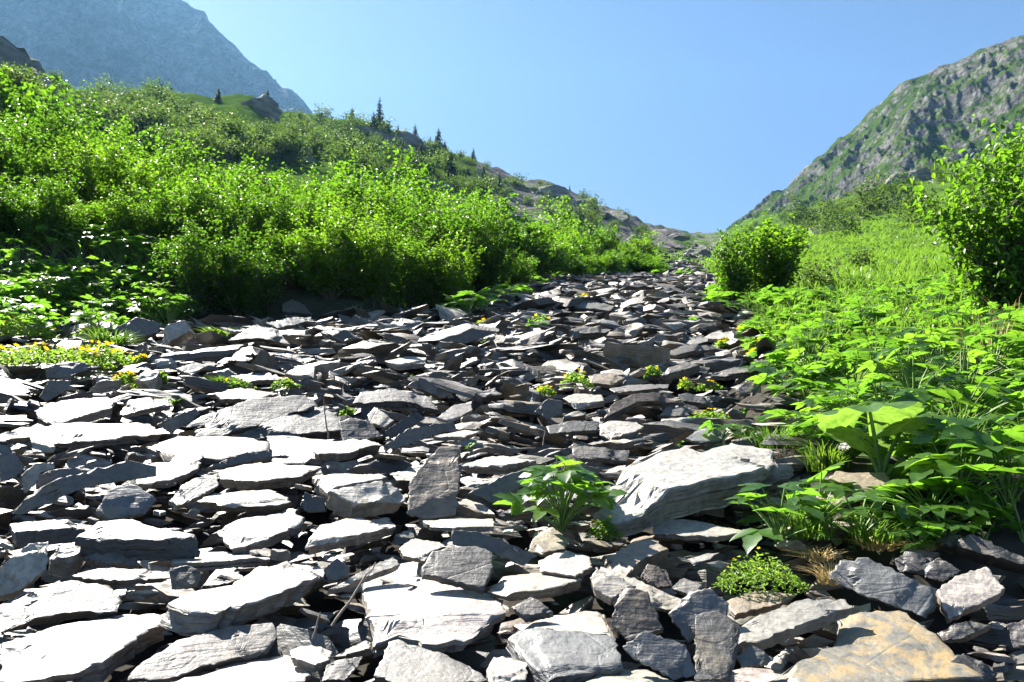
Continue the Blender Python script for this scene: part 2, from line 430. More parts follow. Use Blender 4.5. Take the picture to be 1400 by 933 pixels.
M_MTL = mat_terrain('far_mountain', (0.010, 0.011, 0.013), (0.15, 0.148, 0.145), (0.02, 0.035, 0.012), (0.07, 0.09, 0.03), 0.0055, 10.0, False)
M_MTR = mat_terrain('near_mountain', (0.045, 0.044, 0.043), (0.145, 0.14, 0.13), (0.024, 0.046, 0.011), (0.058, 0.088, 0.02), 0.022, 2.2, False)
mountain('mountain', 'blue hazy rock mountain rising beyond the green ridge',
         [(-900, 60), (-500, -30), (-200, -75), (0, -85), (120, -60), (200, -25), (250, 3), (280, 17), (300, 45), (330, 76), (370, 106), (385, 122), (400, 127), (418, 143), (433, 160), (470, 200), (560, 300)],
         [900, 1000, 1100, 1150, 1150, 1150, 1150, 1140, 1120, 1100, 1080, 1070, 1060, 1050, 1040, 1000, 950], 640, 62, 7.0, 3.3, M_MTL, 0.52, 460, 240)
mountain('mountain', 'rocky mountainside with green patches above the sunny meadow',
         [(985, 330), (1010, 308), (1030, 296), (1050, 276), (1075, 258), (1100, 235), (1125, 216), (1150, 192), (1175, 172), (1190, 156), (1208, 139), (1230, 118), (1250, 108), (1270, 99), (1310, 86), (1350, 70), (1400, 52), (1500, 10), (1700, -40), (2100, -60)],
         [430, 430, 430, 430, 430, 430, 430, 430, 430, 430, 425, 420, 420, 420, 415, 410, 400, 390, 380, 380], 250, 11, 12.0, 8.1, M_MTR, 0.40, 560, 260, grass_low=0.35)
# ------------------------------------------------------------------ slate stones
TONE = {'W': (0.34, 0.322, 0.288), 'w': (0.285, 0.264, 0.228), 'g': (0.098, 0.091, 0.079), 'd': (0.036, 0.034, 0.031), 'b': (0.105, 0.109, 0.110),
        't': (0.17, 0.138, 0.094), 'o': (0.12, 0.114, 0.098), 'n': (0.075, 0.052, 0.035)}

def poly_resample(P, N, rg, jag):
    P = np.asarray(P, float); Q = np.roll(P, -1, 0); L = np.linalg.norm(Q - P, axis=1); tot = L.sum()
    cnt = np.maximum(1, np.round(N * L / tot)).astype(int)
    pts = []
    size = math.sqrt(max(1e-6, tot * tot / 14))
    for a, b, n, l in zip(P, Q, cnt, L):
        d = (b - a) / max(l, 1e-6); nn = np.array([d[1], -d[0]])
        for k in range(n):
            t = k / n
            off = 0 if k == 0 else rg.normal() * jag * size * 0.5 * min(1, 2.5 * min(t, 1 - t) + .35)
            t2 = t + (0 if k == 0 else rg.uniform(-.25, .25) / n)
            pts.append(a + (b - a) * t2 + nn * off)
    return np.array(pts)

def stone_arrays(poly, t, rg, N=26, inner=(0.12, 0.25, 0.38, 0.5, 0.6, 0.7, 0.78, 0.86, 0.92, 0.96), S=3, jag=0.035, relief=0.10):
    """slab: top outline in the local xy plane, z = 0 at the top face, split edge in S strata"""
    O = poly_resample(poly, N, rg, jag); n = len(O); c = O.mean(0); size = math.sqrt(abs(np.ptp(O[:, 0]) * np.ptp(O[:, 1])) + 1e-6)
    sd = rg.uniform(0, 100, 2)
    dirs = [(rg.normal(size=2), rg.uniform(0.24, 0.40) * size, rg.uniform(0.10, 0.30)) for _ in range(3 if S > 2 else 1)]
    dirs = [(d / (np.linalg.norm(d) + 1e-6), o, s) for d, o, s in dirs]
    def topz(P):
        z = relief * t * fbm(P[:, 0] * 3.2 / size + sd[0], P[:, 1] * 3.2 / size + sd[1], o=3) - relief * 0.3 * t
        for d, o, s in dirs:
            z = z - s * t * np.clip(((P - c) @ d - o - 0.07 * size * fbm(P[:, 0] * 6 / size + sd[1], P[:, 1] * 6 / size, o=2)) / (0.05 * size), 0, 1)
        return z
    rings = []
    for s in inner:
        P = c + (O - c) * s + rg.normal(size=(n, 2)) * 0.004 * size
        rings.append(np.c_[P, topz(P)])
    low = topz(O)
    rings.append(np.c_[c + (O - c) * 0.985, low - 0.03 * t])
    drift = rg.normal(size=2) * 0.22 * t
    hs = np.sort(np.concatenate([[0, 1], rg.uniform(0.15, 0.85, S - 1)])) if S > 1 else np.array([0, 1.0])
    for k in range(S):
        sc = 1 - 0.12 * hs[k] + rg.uniform(-0.05, 0.035) + 0.03 * fbm(np.arange(n) * 0.9 + sd[0] + 20 * k, np.zeros(n), o=2)
        if k == 0: sc = 1.0 + 0 * sc
        for h in (hs[k] + 0.06, hs[k + 1] - (0.02 if k < S - 1 else 0.08)):
            P = c + (O - c) * np.asarray(sc).reshape(-1, 1) + drift * h
            z = -t * h + low * np.clip(1 - h, 0, 1)
            rings.append(np.c_[P, z + rg.normal(size=n) * 0.02 * t])
    rings.append(np.c_[c + (O - c) * rg.uniform(0.75, 0.9) + drift, np.full(n, -t)])
    V = np.concatenate([[np.r_[c, topz(c[None])]], *rings, [np.r_[c + drift, -t]]])
    m = len(rings); a = np.arange(n); b = (a + 1) % n
    F = [np.stack([np.zeros(n, int), 1 + a, 1 + b], 1)]
    for k in range(m - 1):
        q = 1 + k * n
        F.append(np.stack([q + a, q + n + a, q + n + b], 1)); F.append(np.stack([q + a, q + n + b, q + b], 1))
    q = 1 + (m - 1) * n
    F.append(np.stack([q + a, np.full(n, 1 + m * n), q + b], 1))
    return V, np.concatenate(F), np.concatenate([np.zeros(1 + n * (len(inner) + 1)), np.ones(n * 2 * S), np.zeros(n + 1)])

def stone_attrs(V, tone, rg, edge, sc=1.0, stain=0.0):
    tn = np.array(tone) * rg.uniform(0.85, 1.15) * (1 + rg.normal(size=3) * 0.02)
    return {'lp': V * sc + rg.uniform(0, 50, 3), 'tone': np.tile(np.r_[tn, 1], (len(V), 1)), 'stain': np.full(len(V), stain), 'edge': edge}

# zones: photo offset and scale of the coordinates below
ZN = {'A': (0, 620, .3357), 'B': (400, 620, .3357), 'C': (800, 620, .4286), 'D': (0, 280, .3357), 'E': (400, 360, .3357),
      'F': (700, 230, .3357), 'G': (200, 520, .3357), 'H': (0, 540, .1714), 'I': (820, 430, .2143), 'K': (1160, 720, .2283), 'P': (0, 0, 1)}
# zone, outline of the top (or facing) side, visible edge height, depth to width, tone, label
HERO = [
 ('A', '0,760 250,690 520,640 640,650 690,680 600,720 500,790 420,850 80,905 0,900', 85, .6, 'w', 'long white-topped slab with cracked broken front edge, below a rounded grey boulder'),
 ('A', '520,915 560,860 720,760 940,700 1110,680 1130,730 1090,800 900,850 660,915', 25, .45, 'g', 'dark mottled slab leaning on edge beside the long white-topped slab'),
 ('A', '660,925 820,860 1100,815 1190,820 1270,890 1240,925 900,950', 40, .5, 'w', 'pale slab with rusty brown corner in front of the dark leaning slab'),
 ('A', '1180,800 1270,765 1350,800 1340,840 1280,860 1190,830', 25, .7, 'w', 'fist-sized pale cracked stone beside a rusty-cornered slab'),
 ('A', '0,600 120,550 290,515 430,535 500,600 480,640 260,650 0,700', 45, .6, 'g', 'rounded grey-brown boulder slab with a diagonal crack'),
 ('A', '0,460 120,360 200,345 190,470 80,550 0,570', 40, .9, 'w', 'white tilted slab with wavy front edge beside a dark-faced cube stone'),
 ('A', '205,390 230,370 330,355 345,395 280,430 205,412', 60, .6, 'w', 'small cube stone with white top and dark striped face'),
 ('A', '345,415 420,380 560,405 565,440 440,445', 40, .5, 'g', 'small grey brick-like block above a dark hollow'),
 ('A', '290,492 400,462 690,475 690,500 500,515 400,510', 25, .35, 'g', 'thin grey slab roofing a black hollow'),
 ('A', '310,330 390,275 540,265 640,300 800,330 820,360 600,345 420,350', 75, .5, 'd', 'dark ridged boulder with a crumbling crest'),
 ('A', '40,285 190,270 390,265 360,292 60,320', 50, .45, 'g', 'grey-brown slab with small pebble on its front edge'),
 ('H', '110,930 240,800 480,660 880,570 1050,520 1250,570 1250,650 980,680 620,760 330,880', 45, .35, 'g', 'long slab tilted up to one side with dark striped underside'),
 ('A', '395,230 440,150 510,120 560,130 640,185 590,240 450,262', 15, .85, 'b', 'rounded pale greenish-grey boulder beside a dark hollow'),
 ('A', '545,40 690,35 720,0 830,0 800,60 690,110 560,118', 18, .6, 'w', 'white curved slab ending in a raised rounded tip'),
 ('A', '890,70 1000,40 1240,25 1310,35 1230,90 1050,110 900,100', 38, .5, 'w', 'white flat slab lying over a thicker dark-edged slab'),
 ('A', '690,185 760,110 885,80 890,130 800,180 730,205', 28, .7, 'w', 'white sloping slab beside the flat pair of slabs'),
 ('A', '800,185 870,155 1100,145 1185,185 1130,200 900,205', 42, .4, 'w', 'thick slab with layered dark edge lying under a white one'),
 ('A', '885,310 980,265 1190,240 1240,260 1220,290 1090,345 940,370', 25, .55, 'w', 'white slab with thin double-layered edge beside a blocky pebble'),
 ('A', '695,422 800,400 1090,395 1100,415 900,435 700,445', 22, .4, 'w', 'narrow crumbly slab resting on a dark block'),
 ('A', '690,468 760,455 830,480 800,540 700,545', 22, .8, 'd', 'dark block carrying a narrow crumbly slab'),
 ('A', '690,605 800,560 910,555 1060,450 1200,400 1330,420 1300,500 1150,560 880,650 760,640', 85, .6, 'w', 'big white-topped slab with wavy dark front, beside thin dry stick'),
 ('H', '175,640 290,545 430,540 440,580 330,600 280,720 200,780', 18, 1.0, 'w', 'white fan-shaped stone wedged behind the long tilted slab'),
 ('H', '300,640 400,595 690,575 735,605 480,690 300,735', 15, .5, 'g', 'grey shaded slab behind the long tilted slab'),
 ('H', '0,385 60,400 110,450 200,580 120,660 0,700', 15, 1.0, 'b', 'smooth blue-grey boulder standing at the scree'),
 ('H', '0,295 180,255 420,250 440,390 430,440 270,445 240,335 120,340 0,350', 18, .6, 'w', 'white slab with notched front edge beside the blue-grey boulder'),
 ('H', '440,345 380,235 600,220 900,225 1200,215 1300,290 1050,320 760,340 600,340', 65, .45, 'w', 'long white slab with rounded dark nose over a black gap'),
 ('B', '285,500 420,490 600,505 860,590 870,640 700,720 590,735 430,705 330,740', 55, .75, 'w', 'large wedge-shaped white slab with flaked edge, stick leaning behind'),
 ('B', '390,760 430,750 560,800 720,850 790,920 700,935 420,935 330,900', 35, .7, 'g', 'smooth grey slab below the large wedge-shaped white slab'),
 ('B', '525,460 570,395 750,368 810,400 820,460 780,550 640,515 530,490', 20, .8, 'd', 'dark charcoal block standing behind the large wedge-shaped slab'),
 ('B', '650,310 760,320 900,370 1000,410 940,455 800,400 650,370', 15, .4, 'g', 'grey wedge lying across behind the charcoal block'),
 ('B', '435,385 500,340 600,355 625,375 560,400 540,430 450,415', 22, .7, 'w', 'small white boulder with crumbly dark front near charcoal block'),
 ('B', '515,265 640,258 815,262 820,295 700,300 560,290', 24, .35, 'w', 'thin split slab below the upright two-step slab'),
 ('B', '80,90 150,70 330,65 390,95 300,115 145,140', 85, .6, 'w', 'thick square-cut block with a stepped top, rear layer'),
 ('B', '145,150 400,102 470,157 460,172 250,207 220,192', 75, .3, 'w', 'square-cut block leaning against the rear layer of a stepped block'),
 ('G', '1075,405 1190,265 1280,262 1275,430 1260,545 1130,560 1060,540', 20, 1.7, 't', 'upright two-step beige slab facing out of the scree'),
 ('B', '50,370 110,290 250,255 390,245 420,285 350,310 180,345', 50, .55, 'w', 'white tilted slab with thick brown edge below the square-cut block'),
 ('B', '145,550 300,470 410,420 440,450 300,500 200,540', 18, .35, 'w', 'narrow white slab with parallel grooves by the dry stick'),
 ('B', '685,45 830,5 990,15 940,35 850,50', 42, .4, 'w', 'white slab with straight dark front behind the grey leaning slab'),
 ('B', '720,160 860,90 1090,30 1100,60 900,150 820,200', 18, .35, 'g', 'long grey slab leaning beside the leafy green plant'),
 ('B', '960,390 990,310 1060,295 1120,350 1110,390 1020,405', 18, .8, 't', 'rough tan stone just below the leafy green plant'),
 ('B', '1000,420 1120,395 1210,420 1220,460 1150,500 1010,470', 16, .6, 'w', 'rounded white slab below the rough tan stone'),
 ('B', '790,540 850,500 1120,465 1180,510 1050,545 870,560', 42, .5, 'w', 'white pointed slab with thick grooved front'),
 ('B', '890,620 970,575 1060,640 940,665', 22, .7, 'g', 'small pale wedge stone in front of the white pointed slab'),
 ('B', '900,675 1080,650 1270,640 1310,735 1100,720 930,700', 15, .5, 'w', 'white flat slab overlapped by a blue-grey sheet'),
 ('B', '880,740 920,705 1050,710 1310,740 1350,860 1180,880 1040,905 950,830', 28, .7, 'b', 'broad blue-grey rippled sheet of slate'),
 ('B', '790,870 820,815 960,850 950,915 800,925', 15, .7, 'w', 'white stone in the shade of the large wedge-shaped slab'),
 ('B', '1215,500 1240,465 1400,530 1300,590 1230,550', 25, .5, 'w', 'white beam-like stone beside dark brown block'),
 ('B', '120,920 140,850 285,820 270,860 210,925', 15, .8, 'g', 'pale split stone standing beside the smooth grey slab'),
 ('B', '165,825 330,745 330,790 240,812', 18, .5, 'w', 'small white shard beside the smooth grey slab'),
 ('B', '30,210 50,155 120,180 135,235 60,240', 10, .9, 'd', 'small black angular stone beside the square-cut block'),
 ('B', '125,470 180,425 230,460 225,500 150,525', 12, .9, 'g', 'small grey angular stone beside the narrow grooved slab'),
 ('P', '812,682 850,642 905,618 1000,600 1055,606 1062,622 1030,642 960,657 840,694', 46, .62, 'W', 'biggest slab, white tilted top with layered dark edge, beside leafy plant'),
 ('C', '215,235 250,200 440,225 540,245 420,265 220,255', 20, .3, 'w', 'pale slab sticking out below the biggest slab'),
 ('C', '30,365 150,280 210,265 265,305 180,340 130,385', 20, .8, 't', 'tan slab sloping down beside a small brown cube stone'),
 ('C', '15,395 50,360 320,460 300,490 90,475', 22, .35, 'w', 'long pale beam of slate lying over the dark brown block'),
 ('C', '80,540 115,420 200,440 250,560 140,600', 12, 1.1, 'n', 'dark brown block under the long pale beam'),
 ('C', '265,510 330,440 400,430 460,480 450,530 330,600', 12, .8, 'b', 'blue-grey angular boulder behind the upright dark stone'),
 ('C', '350,510 420,500 490,540 480,640 460,720 350,720', 12, 1.8, 'd', 'upright dark post-like stone with vertical splits'),
 ('C', '120,612 190,565 320,610 355,700 280,720 150,650', 15, .6, 'b', 'blue-grey stone leaning beside the upright dark post'),
 ('C', '485,550 540,520 700,465 830,455 850,480 700,540 560,595 490,600', 38, .45, 'w', 'long white slab with slanted front beside the ochre slab'),
 ('C', '815,500 1000,495 1060,530 1170,620 1270,715 900,735 580,735 570,690 720,650 800,600', 40, 1.0, 'o', 'broad ochre-stained slab with grey streaks and cracked edge'),
 ('C', '775,380 810,335 900,330 1110,430 1110,480 1080,520 1000,490 900,460 790,400', 30, .6, 'b', 'blue-grey slab with pale chipped side behind the ochre slab'),
 ('C', '440,470 560,430 680,440 620,480 480,512', 18, .5, 't', 'pale tan slab below the feathery flowering plant'),
 ('C', '1120,440 1180,390 1280,360 1340,430 1300,460 1160,522', 34, .7, 'w', 'white squarish slab with brown edge behind the ochre slab'),
 ('C', '1115,268 1150,245 1230,255 1400,330 1480,375 1400,355 1200,300', 40, .35, 'd', 'long dark slab with straight edge under the big-leaved herbs'),
 ('C', '985,335 1020,310 1110,330 1080,385 1000,372', 22, .7, 'd', 'black ribbed rock beside the blue-grey slab'),
 ('C', '1080,352 1130,330 1200,375 1140,410 1085,395', 18, .7, 'd', 'black rounded rock below the long dark slab'),
 ('C', '1120,565 1230,530 1290,545 1200,590 1140,595', 28, .5, 'g', 'layered grey stone below the white squarish slab'),
 ('C', '1345,545 1400,525 1450,560 1430,600 1365,620', 22, .8, 'g', 'rough grey block standing beside the layered grey stone'),
 ('C', '180,385 200,352 260,370 280,420 220,430', 10, .9, 'n', 'small brown cube stone beside the tan slab'),
 ('C', '275,430 310,395 380,420 330,450', 12, .7, 'g', 'small grey shard between tan slab and feathery plant'),
 ('C', '730,140 800,55 960,55 975,90 800,160 760,180', 20, .7, 't', 'pale slab half hidden among the herbs behind the grass tuft'),
 ('C', '480,650 530,610 605,650 580,672 500,680', 14, .6, 'g', 'small grey stone in the shade of the long white slanted slab'),
 ('C', '0,700 60,685 200,690 300,728 150,735 0,735', 20, .4, 'w', 'white slab at the foot of the leaning blue-grey stone'),
 ('G', '200,215 290,120 430,70 650,60 700,100 500,170 300,220', 35, .6, 'g', 'wide wavy slab with dark and pale bands'),
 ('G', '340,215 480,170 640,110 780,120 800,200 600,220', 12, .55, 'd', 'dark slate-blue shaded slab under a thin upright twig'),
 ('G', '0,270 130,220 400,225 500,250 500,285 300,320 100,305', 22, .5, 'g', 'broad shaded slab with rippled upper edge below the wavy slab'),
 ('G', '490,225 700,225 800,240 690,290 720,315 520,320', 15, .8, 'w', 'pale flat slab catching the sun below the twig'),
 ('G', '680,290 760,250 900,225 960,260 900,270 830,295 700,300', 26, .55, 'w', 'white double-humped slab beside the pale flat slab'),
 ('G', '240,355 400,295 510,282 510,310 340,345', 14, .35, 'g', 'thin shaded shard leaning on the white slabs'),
 ('G', '785,170 850,145 910,160 960,230 880,240 800,245', 14, .8, 'd', 'blue-black cube-like stone beside the twig'),
 ('G', '900,140 930,105 1010,160 970,190 910,172', 12, .8, 'w', 'small pale angular stone beside the blue-black cube'),
 ('G', '970,205 1100,125 1135,150 1060,200 990,238', 14, .4, 'd', 'dark narrow block leaning behind the blue-black cube'),
 ('G', '965,268 1060,200 1250,165 1265,190 1150,230 1010,280', 15, .35, 'g', 'long shaded slab rising behind the white double-humped slab'),
 ('G', '1185,152 1260,95 1320,90 1330,120 1240,168', 12, .6, 'w', 'white kite-shaped slab behind the long shaded slab'),
 ('G', '840,92 870,45 1000,30 1150,60 1190,112 1050,85', 22, .45, 'd', 'broad dark humped slab with striped surface'),
 ('D', '140,835 250,795 440,780 460,800 450,830 370,850 230,890 150,860', 28, .6, 'w', 'white broad slab with pinkish front edge next to another white slab'),
 ('D', '490,832 530,790 690,780 705,810 590,832 500,852', 22, .5, 'w', 'white oblong slab beside the broad pinkish-edged slab'),
 ('D', '665,505 690,475 755,470 775,510 720,540 670,560', 55, .8, 'w', 'upright square white block beside the grass tuft'),
 ('D', '470,492 560,455 660,485 640,520 540,545 480,522', 22, .7, 'g', 'dark rippled boulder between two grass tufts'),
 ('D', '190,662 260,630 410,650 330,680 290,700 200,692', 28, .55, 'g', 'rounded grey boulder with flat pale top below the yellow flowers'),
 ('D', '1080,482 1270,445 1250,475 1130,502', 18, .5, 'w', 'white tilted slab lying below the dark thicket'),
 ('D', '930,552 1030,490 1130,500 1180,560 1050,542', 22, .6, 'g', 'brownish arched slab in front of the white tilted slab'),
 ('D', '795,622 850,590 950,580 960,600 880,626', 16, .5, 'w', 'white leaf-shaped slab among small stones'),
 ('D', '715,667 800,640 850,650 780,692', 14, .5, 'w', 'white oval slab beside a round pebble'),
 ('D', '870,762 980,740 1130,760 1060,790 900,788', 20, .4, 't', 'flat tan slab with yellow flowers and moss behind it'),
 ('D', '550,712 590,670 650,680 630,722', 48, .7, 'w', 'white-topped block beside a yellow flower cushion'),
 ('D', '160,782 200,715 290,715 280,750 190,802', 14, .7, 'g', 'brown-grey rock behind the broad pinkish-edged slab'),
 ('D', '640,892 800,825 815,850 700,932', 16, .4, 'g', 'dark wedge leaning beside the wide wavy slab'),
 ('D', '940,692 1080,685 1170,710 1000,716', 12, .4, 'w', 'thin white slab with a grass blade arching over it'),
 ('D', '1145,405 1190,385 1290,420 1270,445 1150,432', 18, .6, 'g', 'grey block in the shade right under the thicket'),
 ('E', '375,397 460,378 545,380 540,400 430,412', 26, .5, 'w', 'white rounded slab with thick shaded edge'),
 ('E', '470,492 520,465 610,500 660,540 600,545', 20, .45, 'g', 'brown-grey pointed slab above the kite-shaped slab'),
 ('E', '1130,272 1170,255 1300,265 1280,278 1150,288', 32, .4, 'g', 'chunky grey block with square shaded front in the mid scree'),
 ('E', '1060,165 1180,145 1320,170 1290,190 1200,182', 16, .5, 'g', 'arched grey slab in the upper scree with flowers behind'),
 ('E', '1100,548 1150,530 1260,535 1270,560 1150,578', 26, .5, 'w', 'white flat-topped block below a flower cushion'),
 ('E', '1250,652 1300,640 1400,645 1430,665 1400,685 1300,705', 20, .5, 'w', 'white wedge behind the biggest slab'),
 ('E', '570,702 700,680 765,685 700,706', 22, .4, 'w', 'white low slab behind the upright two-step slab'),
 ('E', '985,602 1040,550 1100,560 1095,610 1040,636', 12, .8, 'g', 'grey pointed boulder below a flower cushion'),
 ('E', '1030,662 1140,640 1250,640 1240,680 1050,692', 12, .4, 'd', 'dark long slab on edge behind the leafy green plant'),
 ('E', '1130,742 1370,755 1360,800 1150,792', 14, .35, 'd', 'dark beam lying between leafy plant and biggest slab'),
 ('F', '310,842 400,830 460,850 400,880 320,872', 20, .5, 't', 'tan rounded slab beside a low flowering cushion'),
 ('I', '60,470 180,450 440,440 430,465 250,485 90,490', 26, .4, 'g', 'long layered grey slab over a black hollow'),
 ('I', '25,660 90,560 200,510 360,490 500,550 300,530 120,590', 18, .5, 'n', 'curved brown slab arching over a black hollow'),
 ('I', '385,370 440,335 560,310 640,320 560,345 420,380', 42, .5, 'g', 'dark thick slab tilted over a deep shadow'),
 ('I', '705,375 800,345 1000,325 1070,340 960,365 800,385', 40, .4, 'g', 'dark layered block near the yellow cushions'),
 ('I', '805,345 835,290 915,280 910,320 860,345', 8, .7, 'w', 'small white tilted shard beside the yellow cushions'),
 ('I', '410,245 540,195 680,180 700,210 560,240 470,262', 28, .5, 'g', 'grey sunlit wedge with shaded front near the herbs'),
 ('I', '655,150 720,115 830,95 855,140 760,158', 14, .5, 'w', 'white kite slab just below the topmost yellow cushion'),
 ('I', '500,510 560,500 690,530 735,585 620,560 530,550', 26, .5, 'g', 'grey block with brown face between two flower cushions'),
 ('I', '860,480 930,435 1020,440 1030,490 900,500', 24, .5, 'g', 'rounded grey stone at the edge of the herbs'),
 ('I', '385,640 430,585 520,590 580,640 480,650', 16, .5, 'g', 'grey wedge stone beside a flower cushion and dark hollow'),
 ('I', '0,690 160,680 280,710 190,760 90,790 0,760', 12, .5, 'w', 'white broad stone with pinkish cracked end'),
 ('I', '530,790 640,720 800,740 780,800 640,815', 12, .6, 'b', 'pale blue-grey sheet just behind the biggest slab'),
 ('K', '520,930 640,770 690,755 800,800 890,880 820,930', 12, .6, 'd', 'black layered stone under the cracked edge of ochre slab'),
]

def slab_frame(P2, base_y, aspect):
    """plane for a stone: stands on the ground at its base pixel, leans so that depth/width fits"""
    k = int(np.argmax(P2[:, 1])); g0 = hit(P2[k, 0], base_y)
    d = math.hypot(g0[0], g0[1])
    dx, dy, dz = ray(P2[:, 0], P2[:, 1]); Dv = np.stack([dx, dy, dz], 1)
    C = np.array([0, 0, CAM_H])
    A0 = C + Dv[k] * d / math.hypot(dx[k], dy[k])
    back = np.array([g0[0], g0[1], 0]) / d; side = np.array([back[1], -back[0], 0])
    best = None
    for th in np.arange(-6, 84, 1.5):
        a = R(th); n = np.array([0, 0, 1.0]) * math.cos(a) - back * math.sin(a)
        den = Dv @ n
        if (den > -0.03).any(): continue
        t = ((A0 - C) @ n) / den; X = C + Dv * t[:, None]
        up = back * math.cos(a) + np.array([0, 0, 1.0]) * math.sin(a)
        u, v = (X - A0) @ side, (X - A0) @ up
        ratio = np.ptp(v) / max(1e-6, np.ptp(u))
        e = abs(math.log(ratio / aspect)) + 0.006 * abs(th - 8)
        if best is None or e < best[0]: best = (e, X, n, side, up, th)
    return (d,) + best[1:]

HPOLY = []
hrng = np.random.default_rng(5)
def add_stone(V, F, att, M, label, group=None, name='slate_stone', cat='stone', smooth=32):
    o = obj(name, build(name, V, F, att, smooth=smooth), M_SLATE); o.matrix_world = M
    tag(o, label, cat, group); return o

for zone, pts, thick, asp, tone, label in HERO:
    ox, oy, sc = ZN[zone]
    P2 = np.array([[float(v) for v in p.split(',')] for p in pts.split()]) * sc + (ox, oy)
    thick = thick * sc
    r_ = slab_frame(P2, P2[:, 1].max() + thick, asp * (1.6 if tone in 'wotW' and asp < 1 else 1.0))
    d, X, n, side, up, th = r_
    o = X.mean(0); L = np.stack([(X - o) @ side, (X - o) @ up], 1)
    if np.sum(L[:, 0] * np.roll(L[:, 1], -1) - np.roll(L[:, 0], -1) * L[:, 1]) < 0: L = L[::-1]
    wmin = min(np.ptp(L[:, 0]), np.ptp(L[:, 1]))
    t = max(thick * d / FPX / max(0.35, math.cos(R(th) * 0.8)), 0.16 * wmin, 0.025)
    t = min(t, 0.75 * np.ptp(L[:, 0]) + 0.02)
    S = 6 if t > 0.12 else 5 if t > 0.06 else 3
    V, F, E = stone_arrays(L, t, hrng, N=56, S=S, jag=0.03)
    M = Matrix(((side[0], up[0], n[0], o[0]), (side[1], up[1], n[1], o[1]), (side[2], up[2], n[2], o[2]), (0, 0, 0, 1)))
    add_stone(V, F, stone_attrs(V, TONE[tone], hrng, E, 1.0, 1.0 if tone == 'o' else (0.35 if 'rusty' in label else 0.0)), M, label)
    HPOLY.append((P2, thick, d, P2.min(0), P2.max(0) + (0, thick)))

def pip(P, x, y):
    a, b = P, np.roll(P, -1, 0)
    c = ((a[:, 1] > y) != (b[:, 1] > y)) & (x < (b[:, 0] - a[:, 0]) * (y - a[:, 1]) / (b[:, 1] - a[:, 1] + 1e-9) + a[:, 0])
    return c.sum() % 2 == 1

def hides_hero(px, py, d):
    for P, th, hd, lo, hi in HPOLY:
        if d > hd + 0.35: continue
        for x, y in zip(px, py):
            if lo[0] <= x <= hi[0] and lo[1] <= y <= hi[1] and (pip(P, x, y) or pip(P, x, y - th * .6)): return True
    return False

# loose stones filling the scree
srng = np.random.default_rng(23)
def unit_poly(rg, k=None):
    k = k or rg.integers(4, 7); th = np.sort(rg.uniform(0, 2 * np.pi, k) * 0.25 + np.arange(k) * 2 * np.pi / k)
    r = rg.uniform(0.75, 1.1, k); return 0.5 * np.stack([np.cos(th) * r, np.sin(th) * r], 1)
MID = [stone_arrays(unit_poly(srng), 1.0, srng, N=13, inner=(0.45, 0.8), S=2, jag=0.05, relief=0.25) for _ in range(16)]
LOW = [stone_arrays(unit_poly(srng), 1.0, srng, N=9, inner=(0.6,), S=1, jag=0.05, relief=0.3) for _ in range(14)]

cand = []
def rand_stone(x, y, z, wid):
    asp = srng.uniform(0.32, 0.78); t = wid * srng.uniform(0.07, 0.24) if srng.random() < .8 else wid * srng.uniform(.24, .45)
    tilt = 1 + srng.normal() * 12; roll = srng.normal() * 12; yaw = srng.normal() * 30
    if srng.random() < 0.09: tilt += srng.uniform(15, 45)
    M = (Matrix.Rotation(R(yaw), 4, 'Z') @ Matrix.Rotation(R(tilt), 4, 'X') @ Matrix.Rotation(R(roll), 4, 'Y'))
    k = srng.random()
    tone = 'w' if k < .33 else 'g' if k < .70 else 'b' if k < .74 else 't' if k < .81 else 'd' if k < .96 else 'n'
    return dict(x=x, y=y, z=z, w=wid, dp=wid * asp, t=t, M=M, tone=tone, tilt=tilt, asp=asp, bed=False)

def corners(s):
    out = []
    for a, b in ((-.5, 0), (.5, 0), (0, -.5), (0, .5), (0, 0)):
        v = s['M'] @ Vector((a * s['w'], b * s['dp'], 0)); out.append((s['x'] + v.x, s['y'] + v.y, s['z'] + v.z))
    for a in (-.3, .3):
        v = s['M'] @ Vector((a * s['w'], -.5 * s['dp'], -s['t'])); out.append((s['x'] + v.x, s['y'] + v.y, s['z'] + v.z))
    return np.array(out)

def scatter(n, y0, y1, wlo, whi, l0, l1, bed=False):
    ys = y0 * (y1 / y0) ** srng.random(n)
    xl = np.maximum(edge_l(ys) - 0.25, -0.80 * ys - 0.8); xr = np.minimum(edge_r(ys) + 0.2, 0.80 * ys + 0.8)
    xs = xl + (xr - xl) * srng.random(n); w = wlo * (whi / wlo) ** (srng.random(n) ** 1.25)
    zs = ground(xs, ys) + srng.uniform(l0, l1, n)
    for k in range(n):
        if xr[k] > xl[k]:
            s = rand_stone(xs[k], ys[k], zs[k], w[k]); s['bed'] = bed
            cand.append(s)
# a bed of stones under everything, then the stones lying on it
scatter(1000, 1.3, 4.0, 0.12, 0.38, -0.22, -0.07, True)
scatter(900, 3.8, 9.0, 0.18, 0.50, -0.20, -0.05, True)
scatter(800, 1.35, 3.4, 0.06, 0.24, -0.09, 0.03)
scatter(1300, 3.2, 7.0, 0.08, 0.55, -0.08, 0.09)
scatter(1900, 6.5, 13.0, 0.12, 0.80, -0.10, 0.14)
scatter(2800, 12.0, 32.0, 0.14, 1.0, -0.10, 0.20)
scatter(1700, 1.3, 6.0, 0.025, 0.085, -0.12, 0.0)                # chips
for k in range(300):                                          # the gully above the crest of the scree
    q = hit(srng.uniform(905, 985), 335 + 45 * srng.random() ** .7)
    if q[1] > 30: cand.append(rand_stone(q[0], q[1], q[2] + 0.1, srng.uniform(0.5, 1.6)))

